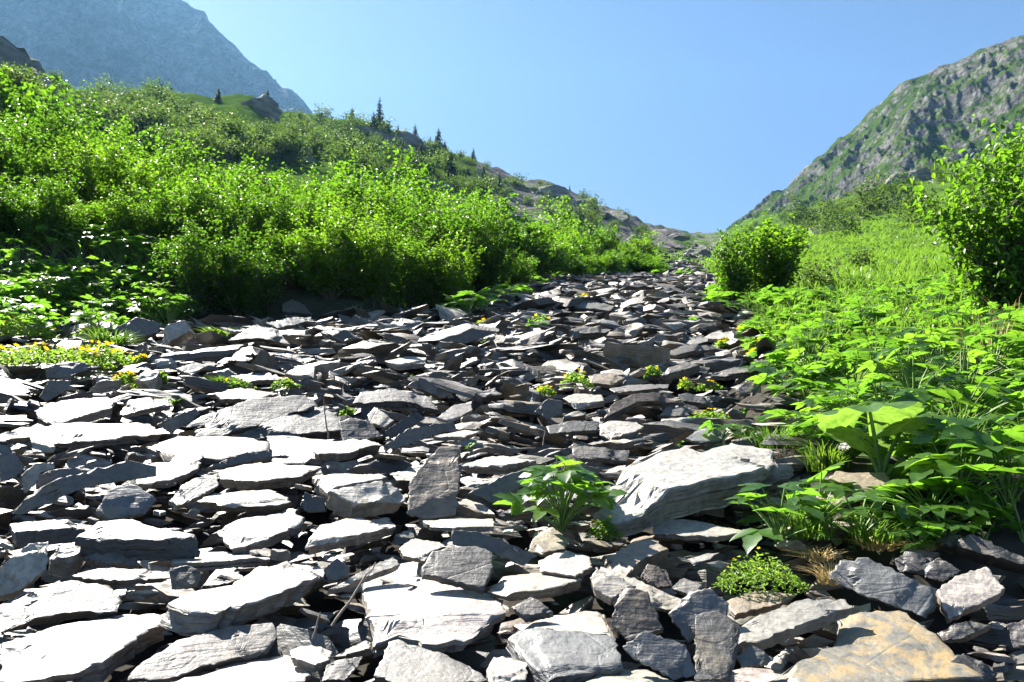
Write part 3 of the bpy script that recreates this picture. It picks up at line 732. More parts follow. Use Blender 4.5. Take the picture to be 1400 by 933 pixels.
keep = []
for s in cand:
    c = corners(s); px, py, fw = project(c)
    if py.min() > 990 or px.max() < -60 or px.min() > 1460: continue
    s['d'] = math.hypot(s['x'], s['y'])
    if s['d'] < 16 and not s['bed'] and hides_hero(px, py, s['d']): continue
    s['area'] = np.ptp(px) * np.ptp(py) * (0.3 if s['bed'] else 1); s['px'], s['py'] = px.mean(), py.mean()
    keep.append(s)
keep.sort(key=lambda s: -s['area'])
NSOLO = max(0, 298 - len(HERO))
WORD = {'w': 'pale', 'g': 'grey', 'b': 'blue-grey', 't': 'tan', 'd': 'dark', 'n': 'brown'}
def place_word(s):
    if s['d'] < 3.6: return 'filling a gap between the big slabs'
    if s['x'] > edge_r(s['y']) - 0.9: return 'at the scree edge by the herbs'
    if s['x'] < edge_l(s['y']) + 1.2: return 'at the scree edge by the thicket'
    if s['d'] < 6.5: return 'in the scree behind the biggest slab'
    if s['d'] < 11: return 'in the middle of the scree'
    return 'high up in the scree'
used_labels = set(h[5] for h in HERO)
parts = []
for idx, s in enumerate(keep):
    solo = idx < NSOLO
    base = (MID if (solo or (s['d'] < 11 and s['w'] > .09)) else LOW)
    V0, F, E = base[srng.integers(len(base))]
    V = V0 * np.array([s['w'], s['dp'], s['t']])
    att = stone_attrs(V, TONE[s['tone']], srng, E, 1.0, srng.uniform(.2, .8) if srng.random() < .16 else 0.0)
    if solo:
        shape = 'upright' if s['tilt'] > 38 else 'chunky' if s['t'] > .3 * s['w'] else 'narrow' if s['asp'] < .5 else 'flat'
        lab = f"{WORD[s['tone']]} {shape} slate stone {place_word(s)}"
        M = Matrix.Translation((s['x'], s['y'], s['z'])) @ s['M']
        add_stone(V, F, att, M, lab, lab.replace('stone', 'stones') + ', loose', name='slate_stone', smooth=30)
    else:
        m = np.array(s['M'].to_3x3()); parts.append((V @ m.T + (s['x'], s['y'], s['z']), F, att))
V, F, A_ = join_arrays(parts)
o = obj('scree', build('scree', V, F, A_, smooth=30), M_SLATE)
tag(o, 'small loose slate debris covering the whole scree', None, None, 'stuff')
print('stones', len(HERO), NSOLO, len(keep), 'tris', len(F))
# ------------------------------------------------------------------ vegetation
def unit(v): return v / (np.linalg.norm(v, axis=-1, keepdims=True) + 1e-9)

def leaf_cloud(C, L, rg, near=False, flat=0.75, wid=0.62):
    """leaves at points C (n,3), length L (n,), as folded blades; returns V, F(tri), tone"""
    n = len(C)
    a = rg.uniform(0, 2 * np.pi, n); el = rg.normal(-0.15, 0.45, n)
    d = np.stack([np.cos(a) * np.cos(el), np.sin(a) * np.cos(el), np.sin(el)], 1)
    up = unit(np.stack([rg.normal(0, 1 - flat + .25, n), rg.normal(0, 1 - flat + .25, n), np.ones(n)], 1))
    s = unit(np.cross(d, up)); nn = np.cross(s, d)
    L = np.asarray(L)[:, None]; W = L * wid * 0.5; fold = rg.uniform(0.1, 0.5, n)[:, None]
    B = C; T = C + d * L - nn * L * 0.12
    if not near:
        m = C + d * L * 0.45
        Rr = m + s * W + nn * W * fold; Lf = m - s * W + nn * W * fold
        V = np.stack([B, Rr, T, Lf], 1).reshape(-1, 3); k = 4
        f = np.array([[0, 1, 2], [0, 2, 3]])
    else:
        m1 = C + d * L * 0.30; m2 = C + d * L * 0.68 - nn * L * 0.04; mid = C + d * L * .5
        V = np.stack([B, m1 + s * W * .9 + nn * W * fold, m2 + s * W * .8 + nn * W * fold, T, m2 - s * W * .8 + nn * W * fold, m1 - s * W * .9 + nn * W * fold], 1).reshape(-1, 3); k = 6
        f = np.array([[0, 1, 2], [0, 2, 3], [0, 3, 4], [0, 4, 5]])
    F = (np.arange(n)[:, None, None] * k + f[None]).reshape(-1, 3)
    tone = np.repeat(np.clip(rg.normal(0.5, 0.2, n), 0, 1), k)
    return V, F, tone

def make_shrub(rg, H, W, nleaf, leaf, near=False, nstem=9, low=0.08, clump=0.16):
    paths, tips = [], []
    for k in range(nstem):
        a = rg.uniform(0, 2 * np.pi); rad = W * 0.5 * math.sqrt(rg.uniform(0.02, 1.0)) * 0.85
        h = H * (1.0 - 0.42 * (rad / (W * .5)) ** 2) * rg.uniform(0.82, 1.0)
        base = np.array([math.cos(a), math.sin(a), 0]) * W * 0.08 * rg.uniform(.3, 1)
        tip = np.array([math.cos(a) * rad, math.sin(a) * rad, h])
        t = np.linspace(0, 1, 8)[:, None]
        P = base + (tip - base) * np.c_[t ** 1.25, t ** 1.25, t ** 0.85] + rg.normal(size=(8, 3)) * 0.02 * H * t
        paths.append((P, np.linspace(0.016, 0.004, 8) * H / 2.5)); tips.append(P[-1])
        for q in range(7):
            i = rg.uniform(1.2, 7); p0 = P[int(i)]
            b = rg.uniform(0, 2 * np.pi); ln = W * rg.uniform(0.14, 0.30)
            p1 = p0 + np.array([math.cos(b) * ln, math.sin(b) * ln, ln * rg.uniform(0.1, 0.9)])
            pm = (p0 + p1) / 2 + np.array([0, 0, -0.04 * ln])
            paths.append((np.stack([p0, pm, p1]), np.array([0.007, 0.005, 0.002]) * H / 2.5)); tips += [p1, (p0 + p1) / 2 + rg.normal(size=3) * .03 * W]
    tips = np.array(tips)
    extra = []
    for k in range(nstem * 4):                                # skirts of leaves low down
        a = rg.uniform(0, 2 * np.pi); rad = W * 0.5 * rg.uniform(0.45, 1.0)
        extra.append((math.cos(a) * rad, math.sin(a) * rad, H * rg.uniform(low, 0.55)))
    tips = np.concatenate([tips, extra])
    wts = rg.uniform(0.3, 1.7, len(tips)); idx = rg.choice(len(tips), nleaf, p=wts / wts.sum())
    C = tips[idx] + rg.normal(size=(nleaf, 3)) * np.array([1, 1, 0.75]) * clump * W * 0.5
    C[:, 2] = np.abs(C[:, 2]) + 0.02
    V, F, tone = leaf_cloud(C, leaf * rg.uniform(0.65, 1.25, nleaf), rg, near)
    ctone = rg.normal(0, 0.10, len(tips))[idx]
    tone = np.clip(tone + np.repeat(ctone, 6 if near else 4), 0, 1)
    sv, sf = tubes(paths, 5)
    return (V, F, tone), (sv, sf)

def make_alder(rg, H, W, nleaf, leaf, nstem=20, near=False, fluff=1.0):
    """many upright shoots fanning from one base, leaves in tufts along the upper shoots"""
    paths, tips, wt = [], [], []
    for k in range(nstem):
        a = k * 2.4 + rg.normal() * .3; rad = W * 0.5 * math.sqrt((k + .5) / nstem) * rg.uniform(.8, 1.1)
        h = H * (1.0 - 0.33 * (rad / (W * .5)) ** 2) * rg.uniform(0.72, 1.04)
        tip = np.array([math.cos(a) * rad, math.sin(a) * rad, h]); t = np.linspace(0, 1, 9)[:, None]
        P = tip * np.c_[t ** 0.8, t ** 0.8, t ** 1.15] + rg.normal(size=(9, 3)) * 0.018 * H * t
        paths.append((P, np.linspace(0.017, 0.004, 9) * H / 2.6))
        for i in range(2, 9):
            tips.append(P[i]); wt.append(.35 + .12 * i)
            for q in range(2 if i < 8 else 1):
                b = rg.uniform(0, 6.28); ln = rg.uniform(.14, .34) * W * .5
                p1 = P[i] + np.array([math.cos(b) * ln, math.sin(b) * ln, ln * rg.uniform(.3, 1.4)])
                paths.append((np.stack([P[i], (P[i] + p1) / 2 - (0, 0, .03 * ln), p1]), np.array([.007, .005, .002]) * H / 2.6))
                for u in (.55, 1.0): tips.append(P[i] + (p1 - P[i]) * u); wt.append(rg.uniform(.3, 1.5))
    tips = np.array(tips); wt = np.array(wt); idx = rg.choice(len(tips), nleaf, p=wt / wt.sum())
    C = tips[idx] + rg.normal(size=(nleaf, 3)) * np.array([.07, .07, .09]) * fluff * H / 2.6
    C[:, 2] = np.maximum(C[:, 2], .05)
    V, F, tone = leaf_cloud(C, leaf * rg.uniform(0.65, 1.25, nleaf), rg, near)
    tone = np.clip(tone + np.repeat(rg.normal(0, .1, len(tips))[idx], 6 if near else 4), 0, 1)
    return (V, F, tone), tubes(paths, 4)

vr = np.random.default_rng(77)
def shrub_meshes(n, *a, **k):
    out = []
    for _ in range(n):
        (V, F, t), (sv, sf) = make_shrub(vr, *a, **k)
        out.append((build('crown', V, F, {'tone': t}), build('stem', sv, sf, smooth=180)))
    return out

def place_shrub(ms, x, y, h_scale, w_scale, label, group, name='alder_shrub', cat='shrub', mat=M_ALDER, z=None):
    e = empty(name, (x, y, (float(ground(x, y)) if z is None else z) - 0.05), vr.uniform(0, 6.28), (w_scale, w_scale, h_scale))
    tag(e, label, cat, group)
    obj('crown', ms[0], mat, e); obj('stem', ms[1], M_BARK, e)
    return e

def width_at(px, d):
    return (px - 700) / FPX * d

def alder_meshes(n, *a, **k):
    out = []
    for _ in range(n):
        (V, F, t), (sv, sf) = make_alder(vr, *a, **k)
        out.append((build('crown', V, F, {'tone': t}), build('stem', sv, sf, smooth=180)))
    return out
ALD = alder_meshes(6, 2.6, 2.1, 6500, 0.098)
ALDFAR = alder_meshes(4, 2.6, 2.4, 2600, 0.17, nstem=16)
# skyline of the thicket in the photo
SKY = np.array([(-300, 90), (0, 112), (60, 128), (110, 160), (200, 178), (270, 200), (340, 205), (420, 212), (500, 222), (560, 222), (620, 246), (680, 262), (740, 285), (800, 305), (850, 328), (900, 338), (940, 352)], float)
rows = [(0.4, 0.62, 1.2), (2.4, 0.80, 1.3), (5.0, 0.93, 1.5), (9.0, 1.0, 1.8)]
nsh = 0
for ri, (back, frac, step) in enumerate(rows):
    px = -230.0
    while px < 905:
        # distance of the thicket front along this direction
        u = (px - 700) / FPX
        ys = np.linspace(7.0, 33, 300); f = edge_l(ys) - u * ys
        front = ys[np.argmax(f > 0)] if (f > 0).any() else 33
        if px < 215: front = np.interp(px, [-230, 0, 215], [11.0, 11.8, 12.2])
        y = front + back * (1 if front < 20 else 1.5) + vr.uniform(-.4, .5); x = u * y
        g = float(ground(x, y)); syt = np.interp(px, SKY[:, 0], SKY[:, 1])
        _, _, fw = project(np.array([x, y, g]))
        gy = project(np.array([x, y, g]))[1]
        if px < 215 and ri == 0: frac_ = .45
        else: frac_ = frac
        top = gy + (syt - gy) * frac_ + vr.normal() * 15 + (10 if ri < 3 else 0)
        H = np.clip((gy - top) / FPX * fw, 0.9, 4.6) * vr.uniform(.95, 1.08)
        wsc = np.clip(H / 2.6 * vr.uniform(.9, 1.1), 0.6, 1.25)
        if ri == 0:
            lab, gr = 'bright alder shrub in the front edge of the thicket', 'front row of the alder thicket'
            if front > 20: lab, gr = 'light green alder shrub beside the upper scree', 'alder shrubs along the upper scree'
        elif ri == 3:
            lab, gr = 'tall alder shrub in the back of the thicket', 'back row of the alder thicket'
        else:
            lab, gr = 'green alder shrub deep inside the dense thicket', 'inner rows of the alder thicket'
        spot = ('near the wide yellow flower mat' if px < 140 else 'above the grass tufts' if px < 320 else 'downhill of the dark rock face' if px < 460
                else 'downhill of the ridge conifers' if px < 640 else 'downhill of the bare rock ridge' if px < 760 else 'close to the gully')
        lab = lab + ', ' + spot; gr = gr + ' ' + spot
        place_shrub(ALDFAR[vr.integers(4)] if y > 21 else ALD[vr.integers(6)], x, y, H / 2.6, wsc, lab, gr); nsh += 1
        px += step * wsc / 1.0 * FPX / fw * vr.uniform(0.85, 1.1)
print('thicket shrubs', nsh)

BIG = alder_meshes(2, 2.0, 2.3, 8000, 0.10, nstem=26, near=True, fluff=1.5)
def bush_px(ms, px, d, top_py, wpx, label, base_w, base_h, **k):
    x = width_at(px, d); y = math.sqrt(max(1, d * d - 0 * x * x)); g = float(ground(x, y))
    _, gy, fw = project(np.array([x, y, g])); H = (gy - top_py) / FPX * fw
    return place_shrub(ms, x, y, H / base_h, wpx / FPX * fw / base_w, label, None, **k)
bush_px(BIG[0], 1398, 6.6, 190, 205, 'big leafy bush with round sunlit leaves overhanging the herbs', 2.3, 2.0, name='leafy_bush', cat='bush')
bush_px(BIG[1], 1480, 7.6, 170, 200, 'leafy bush standing just behind the big round-leaved bush', 2.3, 2.0, name='leafy_bush', cat='bush')
MIDB = alder_meshes(2, 1.7, 1.5, 4600, 0.088, nstem=16, near=True, fluff=1.15)
bush_px(MIDB[0], 1062, 13.3, 300, 108, 'lone dense alder bush beside the scree below the meadow, taller half', 1.5, 1.7, name='leafy_bush', cat='bush')
bush_px(MIDB[1], 1008, 13.0, 314, 72, 'smaller alder bush joined to the lone bush beside the scree', 1.5, 1.7, name='leafy_bush', cat='bush')

# shrubs on the meadow slope and the hillside
FARB = [make_shrub(vr, 2.4, 2.8, 620, 0.26, clump=0.2, nstem=8)[0] for _ in range(5)]
FARM = [build('crown', V, F, {'tone': t}) for V, F, t in FARB]
for px, py, w, lab in [(1175, 372, 40, 'small pale green shrub in the meadow'), (1120, 400, 60, 'low green shrub between the lone bush and the herbs'), (1135, 318, 50, 'round green shrub at the meadow top below the rocks'),
                       (1190, 300, 60, 'wide dark green shrub below the rock face'), (1230, 292, 55, 'green shrub beside the wide dark one below the rocks'), (1090, 312, 44, 'shrub behind the lone bush on the meadow'),
                       (1160, 322, 40, 'low shrub below the wide dark green shrub'), (1250, 310, 50, 'shrub on the meadow behind the big leafy bush')]:
    q = hit(px, py, rmin=9); w_m = w / FPX * math.hypot(q[0], q[1])
    e = empty('meadow_shrub', q - np.array([0, 0, 0.1]), vr.uniform(0, 6), w_m / 2.8); tag(e, lab, 'shrub', None)
    obj('crown', FARM[vr.integers(5)], M_FARBUSH, e)

parts = []
def far_shrub(px, py, size):
    q = hit(px, py, rmin=30); d = math.hypot(q[0], q[1])
    if d < 34: return
    V, F, t = FARB[vr.integers(5)]
    a = vr.uniform(0, 6.28); c, s = math.cos(a), math.sin(a)
    W = V * np.array([size, size, size * vr.uniform(.7, 1.15)]); W = np.c_[W[:, 0] * c - W[:, 1] * s, W[:, 0] * s + W[:, 1] * c, W[:, 2]]
    parts.append((W + q - (0, 0, 0.2), F, {'tone': np.clip(t + vr.normal() * .22, 0, 1)}))
for k in range(820):
    px = vr.uniform(-60, 900); top = np.interp(px, [p[0] for p in RIDGE_PX], [p[1] for p in RIDGE_PX])
    bot = np.interp(px, SKY[:, 0], SKY[:, 1]) + 14
    if px > 650 and vr.random() < .65: continue
    py = top + 3 + (bot - top) * vr.random()
    if px < 72 and py < 112: continue
    if fbm(np.array([px * .012]), np.array([py * .03]), o=3)[0] < -0.12: continue
    far_shrub(px, py, vr.uniform(0.4, 1.0) * (1.75 if vr.random() < .3 else 1))
for k in range(75):
    px = vr.uniform(1020, 1290); top = np.interp(px, [p[0] for p in RIDGE_PX], [p[1] for p in RIDGE_PX])
    py = top + 2 + 32 * vr.random() ** 1.6
    far_shrub(px, py, vr.uniform(0.5, 1.2))
V, F, A_ = join_arrays(parts)
o = obj('hillside_scrub', build('hillside_scrub', V, F, A_), M_FARBUSH)
tag(o, 'dense low green scrub covering the hillsides', None, None, 'stuff'); print('far shrubs', len(parts), len(F))

# ------------------------------------------------------------------ conifers on the ridge
def make_conifer(rg, H=8.0, W=3.0):
    C, Vt, Ft, tones, off = [], [], [], [], 0
    V, F, tn = [], [], []
    for lv in np.linspace(0.06, 0.99, 30):
        rad = W * 0.5 * (1 - lv) ** 0.8 * rg.uniform(.75, 1.1) + 0.06
        for k in range(11):
            a = rg.uniform(0, 6.28); r = rad * rg.uniform(.6, 1.1); z0 = lv * H
            d = np.array([math.cos(a), math.sin(a), 0]); s = np.array([-d[1], d[0], 0]); droop = r * rg.uniform(.05, .45)
            for u in (0.45, 1.0):
                p = d * r * u + np.array([0, 0, z0 - droop * u]); w = r * 0.28
                base = d * r * (u - .45) + np.array([0, 0, z0 - droop * (u - .45)])
                i = len(V); V += [base, p + s * w - (0, 0, w * .5), p + d * r * .15, p - s * w - (0, 0, w * .5)]
                F += [[i, i + 1, i + 2], [i, i + 2, i + 3]]; tn += [rg.uniform(.2, .8)] * 4
    t = np.linspace(0, 1, 6); P = np.c_[0 * t, 0 * t, t * H * .98]
    sv, sf = tubes([(P, np.linspace(0.14, 0.02, 6))], 6)
    return build('crown', np.array(V), np.array(F), {'tone': np.array(tn)}), build('trunk', sv, sf, smooth=180)
CON = [make_conifer(vr, 8.0, w) for w in (2.8, 3.6, 4.4)]
for px, py, h, w, lab in [(518, 186, 48, 0, 'tallest pointed conifer on the rocky ridge knoll'), (510, 190, 34, 1, 'shorter conifer leaning against the tallest one'), (481, 177, 27, 2, 'small conifer on the knoll uphill of the tallest conifer'),
                        (567, 207, 34, 1, 'slim conifer on the ridge below the knoll'), (599, 212, 34, 2, 'bushy conifer on the ridge beside the slim one'), (588, 205, 18, 0, 'thin young conifer between slim and bushy conifers'),
                        (647, 226, 22, 1, 'dark conifer at the start of the bare rock ridge'), (630, 222, 16, 0, 'tiny conifer uphill of the bare rock ridge'), (544, 184, 14, 0, 'tiny spiky conifer behind the knoll'),
                        (298, 140, 18, 2, 'stubby conifer on the grassy hump'), (365, 143, 20, 1, 'small conifer on top of the rock knob'), (475, 218, 34, 1, 'pale conifer on the slope under the knoll'),
                        (616, 246, 36, 2, 'broad dark conifer below the ridge line'), (683, 262, 24, 1, 'conifer in front of the bare rock ridge'), (114, 142, 14, 2, 'lone dark conifer on the far grassy shoulder'),
                        (661, 250, 22, 2, 'broad conifer beside the bare rock ridge'), (779, 262, 8, 0, 'tiny conifer on top of the bare rocks'), (796, 270, 8, 0, 'tiny conifer at the end of the bare rocks'),
                        (530, 192, 22, 2, 'squat conifer below the tallest one on the knoll'), (555, 200, 16, 1, 'young conifer between knoll and slim conifer'), (608, 218, 24, 1, 'conifer crowded behind the bushy one'), (575, 222, 26, 2, 'dark conifer on the slope under the slim one'),
                        (640, 240, 18, 0, 'narrow conifer on the slope under the dark ridge one'), (420, 176, 16, 1, 'small conifer uphill of the dark rock face'), (262, 150, 16, 2, 'rounded dark conifer on the grassy hump slope'), (448, 182, 14, 0, 'thin conifer between rock face and knoll')]:
    q = hit(px, py, rmin=34); d = math.hypot(q[0], q[1]); sc = 1.25 * h / FPX * d / 8.0
    e = empty('conifer', q - np.array([0, 0, .15]), vr.uniform(0, 6), sc); tag(e, lab, 'tree', None)
    obj('crown', CON[w][0], M_NEEDLE, e); obj('trunk', CON[w][1], M_BARK, e)

# ------------------------------------------------------------------ rock outcrops on the ridge
def make_outcrop(rg, n=5):
    import bmesh
    bm = bmesh.new(); bmesh.ops.create_icosphere(bm, subdivisions=4, radius=1.0)
    V = np.array([v.co[:] for v in bm.verts]); F = np.array([[v.index for v in f.verts] for f in bm.faces]); bm.free()
    s = rg.uniform(0, 50, 3)
    for k in range(16):                                    # plane cuts give broken faces
        d = unit(rg.normal(size=3) * (1, 1, .6)); o = rg.uniform(.45, .85); x = V @ d - o
        V = V - np.maximum(0, x)[:, None] * d
    V = V * (1 + 0.34 * fbm(V[:, 0] * 2.2 + s[0], V[:, 1] * 2.2, V[:, 2] * 3, o=5, g=.6)[:, None])
    V[:, 2] += 0.05 * np.round(V[:, 2] * 5) / 5
    return V, F
M_CRAG, nt_, out_ = nodes('crag'); g_ = NT(nt_)
tc_ = g_.n('ShaderNodeTexCoord').outputs['Object']
f1 = g_.noise(g_.scale(tc_, (1, 1, 2.5)), 2.2, 7, .65, .4); f2 = g_.noise(tc_, 9, 5, .6)
nz = g_.n('ShaderNodeSeparateXYZ'); g_.l(g_.n('ShaderNodeNewGeometry').outputs['Normal'], nz.inputs[0])
moss = g_.ramp(g_.math('ADD', nz.outputs[2], g_.math('MULTIPLY', g_.math('SUBTRACT', f2, .5), 1.2)), [(.62, (0, 0, 0)), (.8, (1, 1, 1))])
cr_ = g_.mix(moss, g_.ramp(f1, [(.3, (.07, .068, .065)), (.5, (.16, .15, .14)), (.72, (.28, .265, .24))]), (.08, .12, .03))
principled(g_, out_, cr_, .9, g_.bump(g_.math('ADD', f1, g_.math('MULTIPLY', f2, .4)), .9, .25), .2)
for px, py, w, h, lab in [(396, 212, 88, 44, 'dark rock face with grassy cap in the hillside scrub'), (350, 146, 66, 34, 'grassy-topped rock knob on the ridge'), (18, 96, 110, 84, 'shaded rock bluff with shrubs on top'),
                        (505, 187, 110, 40, 'rocky knoll under the tallest conifer'), (545, 196, 70, 34, 'cracked rock wall beside the rocky knoll'), (765, 272, 74, 42, 'bare humped rock on the ridge'), (795, 282, 54, 30, 'rounded bare rock at the end of the humped ridge'),
                        (706, 256, 80, 44, 'grey bare rock slope on the ridge'), (840, 302, 60, 30, 'low bare rock swell toward the saddle'), (868, 330, 38, 18, 'dark overhanging boulder above the upper shrubs'), (958, 350, 46, 20, 'pale rock step in the gully below the saddle'),
                        (590, 252, 70, 34, 'grey crag among the scrub below the ridge conifers'), (920, 326, 56, 20, 'mossy rock hump beside the saddle'), (1120, 318, 40, 20, 'dark rock between meadow shrubs'), (1255, 250, 60, 30, 'pale crag above the meadow')]:
    q = hit(px, py, rmin=34); d = math.hypot(q[0], q[1]); V, F = make_outcrop(vr)
    o = obj('rock_outcrop', build('rock_outcrop', V, F, smooth=35), M_CRAG)
    o.location = q - np.array([0, 0, .26 * h / FPX * d]); o.scale = (w / FPX * d * .62, w / FPX * d * .5, h / FPX * d * .66); o.rotation_euler = (vr.normal() * .08, vr.normal() * .1 + 0.12, vr.normal() * .3)
    tag(o, lab, 'rock', None)
# ------------------------------------------------------------------ broad-leaved herbs, grass, cushions
def blade(n=7, w=0.34, serr=0.0, fold=0.25, droop=0.35, tipw=1.0, peak=0.42):
    """one leaflet of length 1 along +x, z up"""
    t = np.linspace(0, 1, n); hw = w * 0.5 * np.sin(np.pi * t ** (math.log(.5) / math.log(peak))) ** 0.9
    hw = hw * (1 + serr * np.where(np.arange(n) % 2 == 0, 1, -1)); hw[0] = 0.012; hw[-1] = 0.003
    x = t; z = -droop * t ** 2 * 0.5
    mid = np.c_[x, 0 * t, z]; l = np.c_[x, hw, z + fold * hw]; r = np.c_[x, -hw, z + fold * hw]
    V = np.concatenate([mid, l, r]); F = []
    for k in range(n - 1):
        F += [[k, k + 1, n + k + 1], [k, n + k + 1, n + k], [k, 2 * n + k, 2 * n + k + 1], [k, 2 * n + k + 1, k + 1]]
    return V, np.array(F)

def rotz(V, a): c, s = math.cos(a), math.sin(a); return np.c_[V[:, 0] * c - V[:, 1] * s, V[:, 0] * s + V[:, 1] * c, V[:, 2]]
def multi(leafs):
    out, off, Fs = [], 0, []
    for V, F in leafs: out.append(V); Fs.append(F + off); off += len(V)
    return np.concatenate(out), np.concatenate(Fs)

def leaf_kind(kind, rg):
    if kind == 'tri':                                           # three broad toothed leaflets
        L = [blade(9, .52, .10, .22, .45, peak=.45) for _ in range(3)]
        return multi([(rotz(L[0][0], 0), L[0][1]), (rotz(L[1][0] * .85, 1.15) + (0, 0, .02), L[1][1]), (rotz(L[2][0] * .85, -1.15) + (0, 0, .02), L[2][1])])
    if kind == 'palm':                                          # five-lobed
        parts = []
        for k, a in enumerate((-1.7, -.85, 0, .85, 1.7)):
            V, F = blade(7, .46, .12, .15, .5, peak=.52); parts.append((rotz(V * (1, .9, .78, .9, 1)[k] * .9, a) + (0, 0, .01 * k), F))
        return multi(parts)
    if kind == 'lance':
        return blade(8, .34, .03, .35, .6, peak=.4)
    return blade(8, .62, .05, .2, .4, peak=.45)                   # ovate

LK = ['tri', 'palm', 'lance', 'ovate']
LEAF = {}
for k in LK:
    LEAF[k] = []
    for j in range(3):
        V, F = leaf_kind(k, vr); V = V * (1, 1, vr.uniform(.6, 1.3)); V[:, 2] += 0.03 * fbm(V[:, 0] * 4 + j, V[:, 1] * 4, o=2)
        LEAF[k].append((V, F))
LEAFM = {k: [build('leaf', V, F, {'tone': np.full(len(V), t)}, smooth=180) for (V, F) in LEAF[k] for t in (.32, .55, .75)] for k in LK}

def plant_layout(kind, rg, h, spread, nleaf, size):
    """stem paths and leaf matrices of one herb standing at its origin"""
    paths, mats = [], []
    if kind in ('lance', 'ovate'):
        for s in range(rg.integers(2, 5)):
            a = rg.uniform(0, 6.28); tip = np.array([math.cos(a) * spread * .5 * rg.uniform(.2, 1), math.sin(a) * spread * .5 * rg.uniform(.2, 1), h * rg.uniform(.7, 1)])
            t = np.linspace(0, 1, 5)[:, None]; P = tip * np.c_[t ** 1.6, t ** 1.6, t]
            paths.append((P, np.linspace(.006, .003, 5)))
            m = max(3, nleaf // 3)
            for k in range(m):
                u = 0.25 + .75 * k / (m - 1); p = tip * np.array([u ** 1.6, u ** 1.6, u]); yaw = k * 2.4 + a
                L = size * (1.15 - .5 * u) * rg.uniform(.8, 1.15)
                mats.append((p, yaw, rg.uniform(-.1, .75) * (1 if u < .95 else 1.3), rg.normal() * .3, L))
    else:
        for k in range(nleaf):
            a = k * 2.4 + rg.normal() * .4; rad = spread * .5 * math.sqrt((k + .5) / nleaf) * rg.uniform(.7, 1.15)
            z = h * (1 - .55 * (rad / (spread * .5 + 1e-6)) ** 2) * rg.uniform(.75, 1.05)
            tip = np.array([math.cos(a) * rad, math.sin(a) * rad, max(.04, z)])
            t = np.linspace(0, 1, 5)[:, None]; P = tip * np.c_[t ** 1.4, t ** 1.4, t ** .8]
            paths.append((P, np.linspace(.005, .0025, 5)))
            mats.append((tip, a, rg.uniform(-.35, .5), rg.normal() * .25, size * rg.uniform(.75, 1.2)))
    return paths, mats

def leaf_matrix(p, yaw, pitch, roll, L):
    return Matrix.Translation(p) @ Matrix.Rotation(yaw, 4, 'Z') @ Matrix.Rotation(-pitch, 4, 'Y') @ Matrix.Rotation(roll, 4, 'X') @ Matrix.Scale(L, 4)

def herb(kind, pos, h, spread, nleaf, size, label, group, rg, split=True, name='leafy_herb', cat='plant', mat=M_HERB):
    paths, mats = plant_layout(kind, rg, h, spread, nleaf, size)
    e = empty(name, pos, 0); tag(e, label, cat, group)
    sv, sf = tubes(paths, 4); obj('stem', build('stem', sv, sf, smooth=180), M_STALK, e)
    if split:
        for m in mats: obj('leaf', LEAFM[kind][rg.integers(9)], mat, e, leaf_matrix(*m))
    else:
        Ps = []
        for m in mats:
            V, F = LEAF[kind][rg.integers(3)]; M = np.array(leaf_matrix(*m)); Ps.append((V @ M[:3, :3].T + M[:3, 3], F, {'tone': np.full(len(V), float(np.clip(rg.normal(.55, .16), 0, 1)))}))
        V, F, A_ = join_arrays(Ps); obj('foliage', build('foliage', V, F, A_, smooth=180), mat, e)
    return e

hr = np.random.default_rng(101)
WHAT = {'tri': 'three-part toothed leaves', 'palm': 'deeply lobed leaves', 'lance': 'narrow pointed leaves', 'ovate': 'broad oval leaves'}
# the bank of herbs beside the scree
pts = []
for k in range(6000):
    y = 2.75 * (10.5 / 2.75) ** hr.random(); x0 = edge_r(y); x = x0 + .05 + (0.86 * y + .6 - x0) * hr.random()
    sp = 0.20 + 0.017 * y
    if x > 0.86 * y + .6 or any((x - a) ** 2 + (y - b) ** 2 < sp * sp for a, b in pts): continue
    px, py, _ = project(np.array([x, y, float(near(x, y)) + .2]))
    if px > 1440 or (1085 < px < 1235 and py > 585 and py < 735): continue
    pts.append((x, y))
pts.sort(key=lambda p: math.hypot(*p)); print('herbs', len(pts))
for k, (x, y) in enumerate(pts[:290]):
    d = math.hypot(x, y); edge = x < edge_r(y) + .35
    kind = LK[hr.choice(4, p=[.42, .24, .2, .14])]
    h = hr.uniform(.2, .42) * (.6 if edge else 1); sp = hr.uniform(.38, .62) * (.75 if edge else 1)
    where = 'on the bank at the very edge of the scree' if edge else ('on the bank near the large butterbur leaf' if d < 5 else 'on the herb bank below the leafy bush' if d < 8 else 'on the upper herb bank toward the meadow')
    herb(kind, (x, y, float(ground(x, y)) - .02), h, sp, int(hr.integers(14, 22)), hr.uniform(.08, .145), f'green herb with {WHAT[kind]} {where}', f'herbs with {WHAT[kind]} {where}', hr, split=(k < 75))

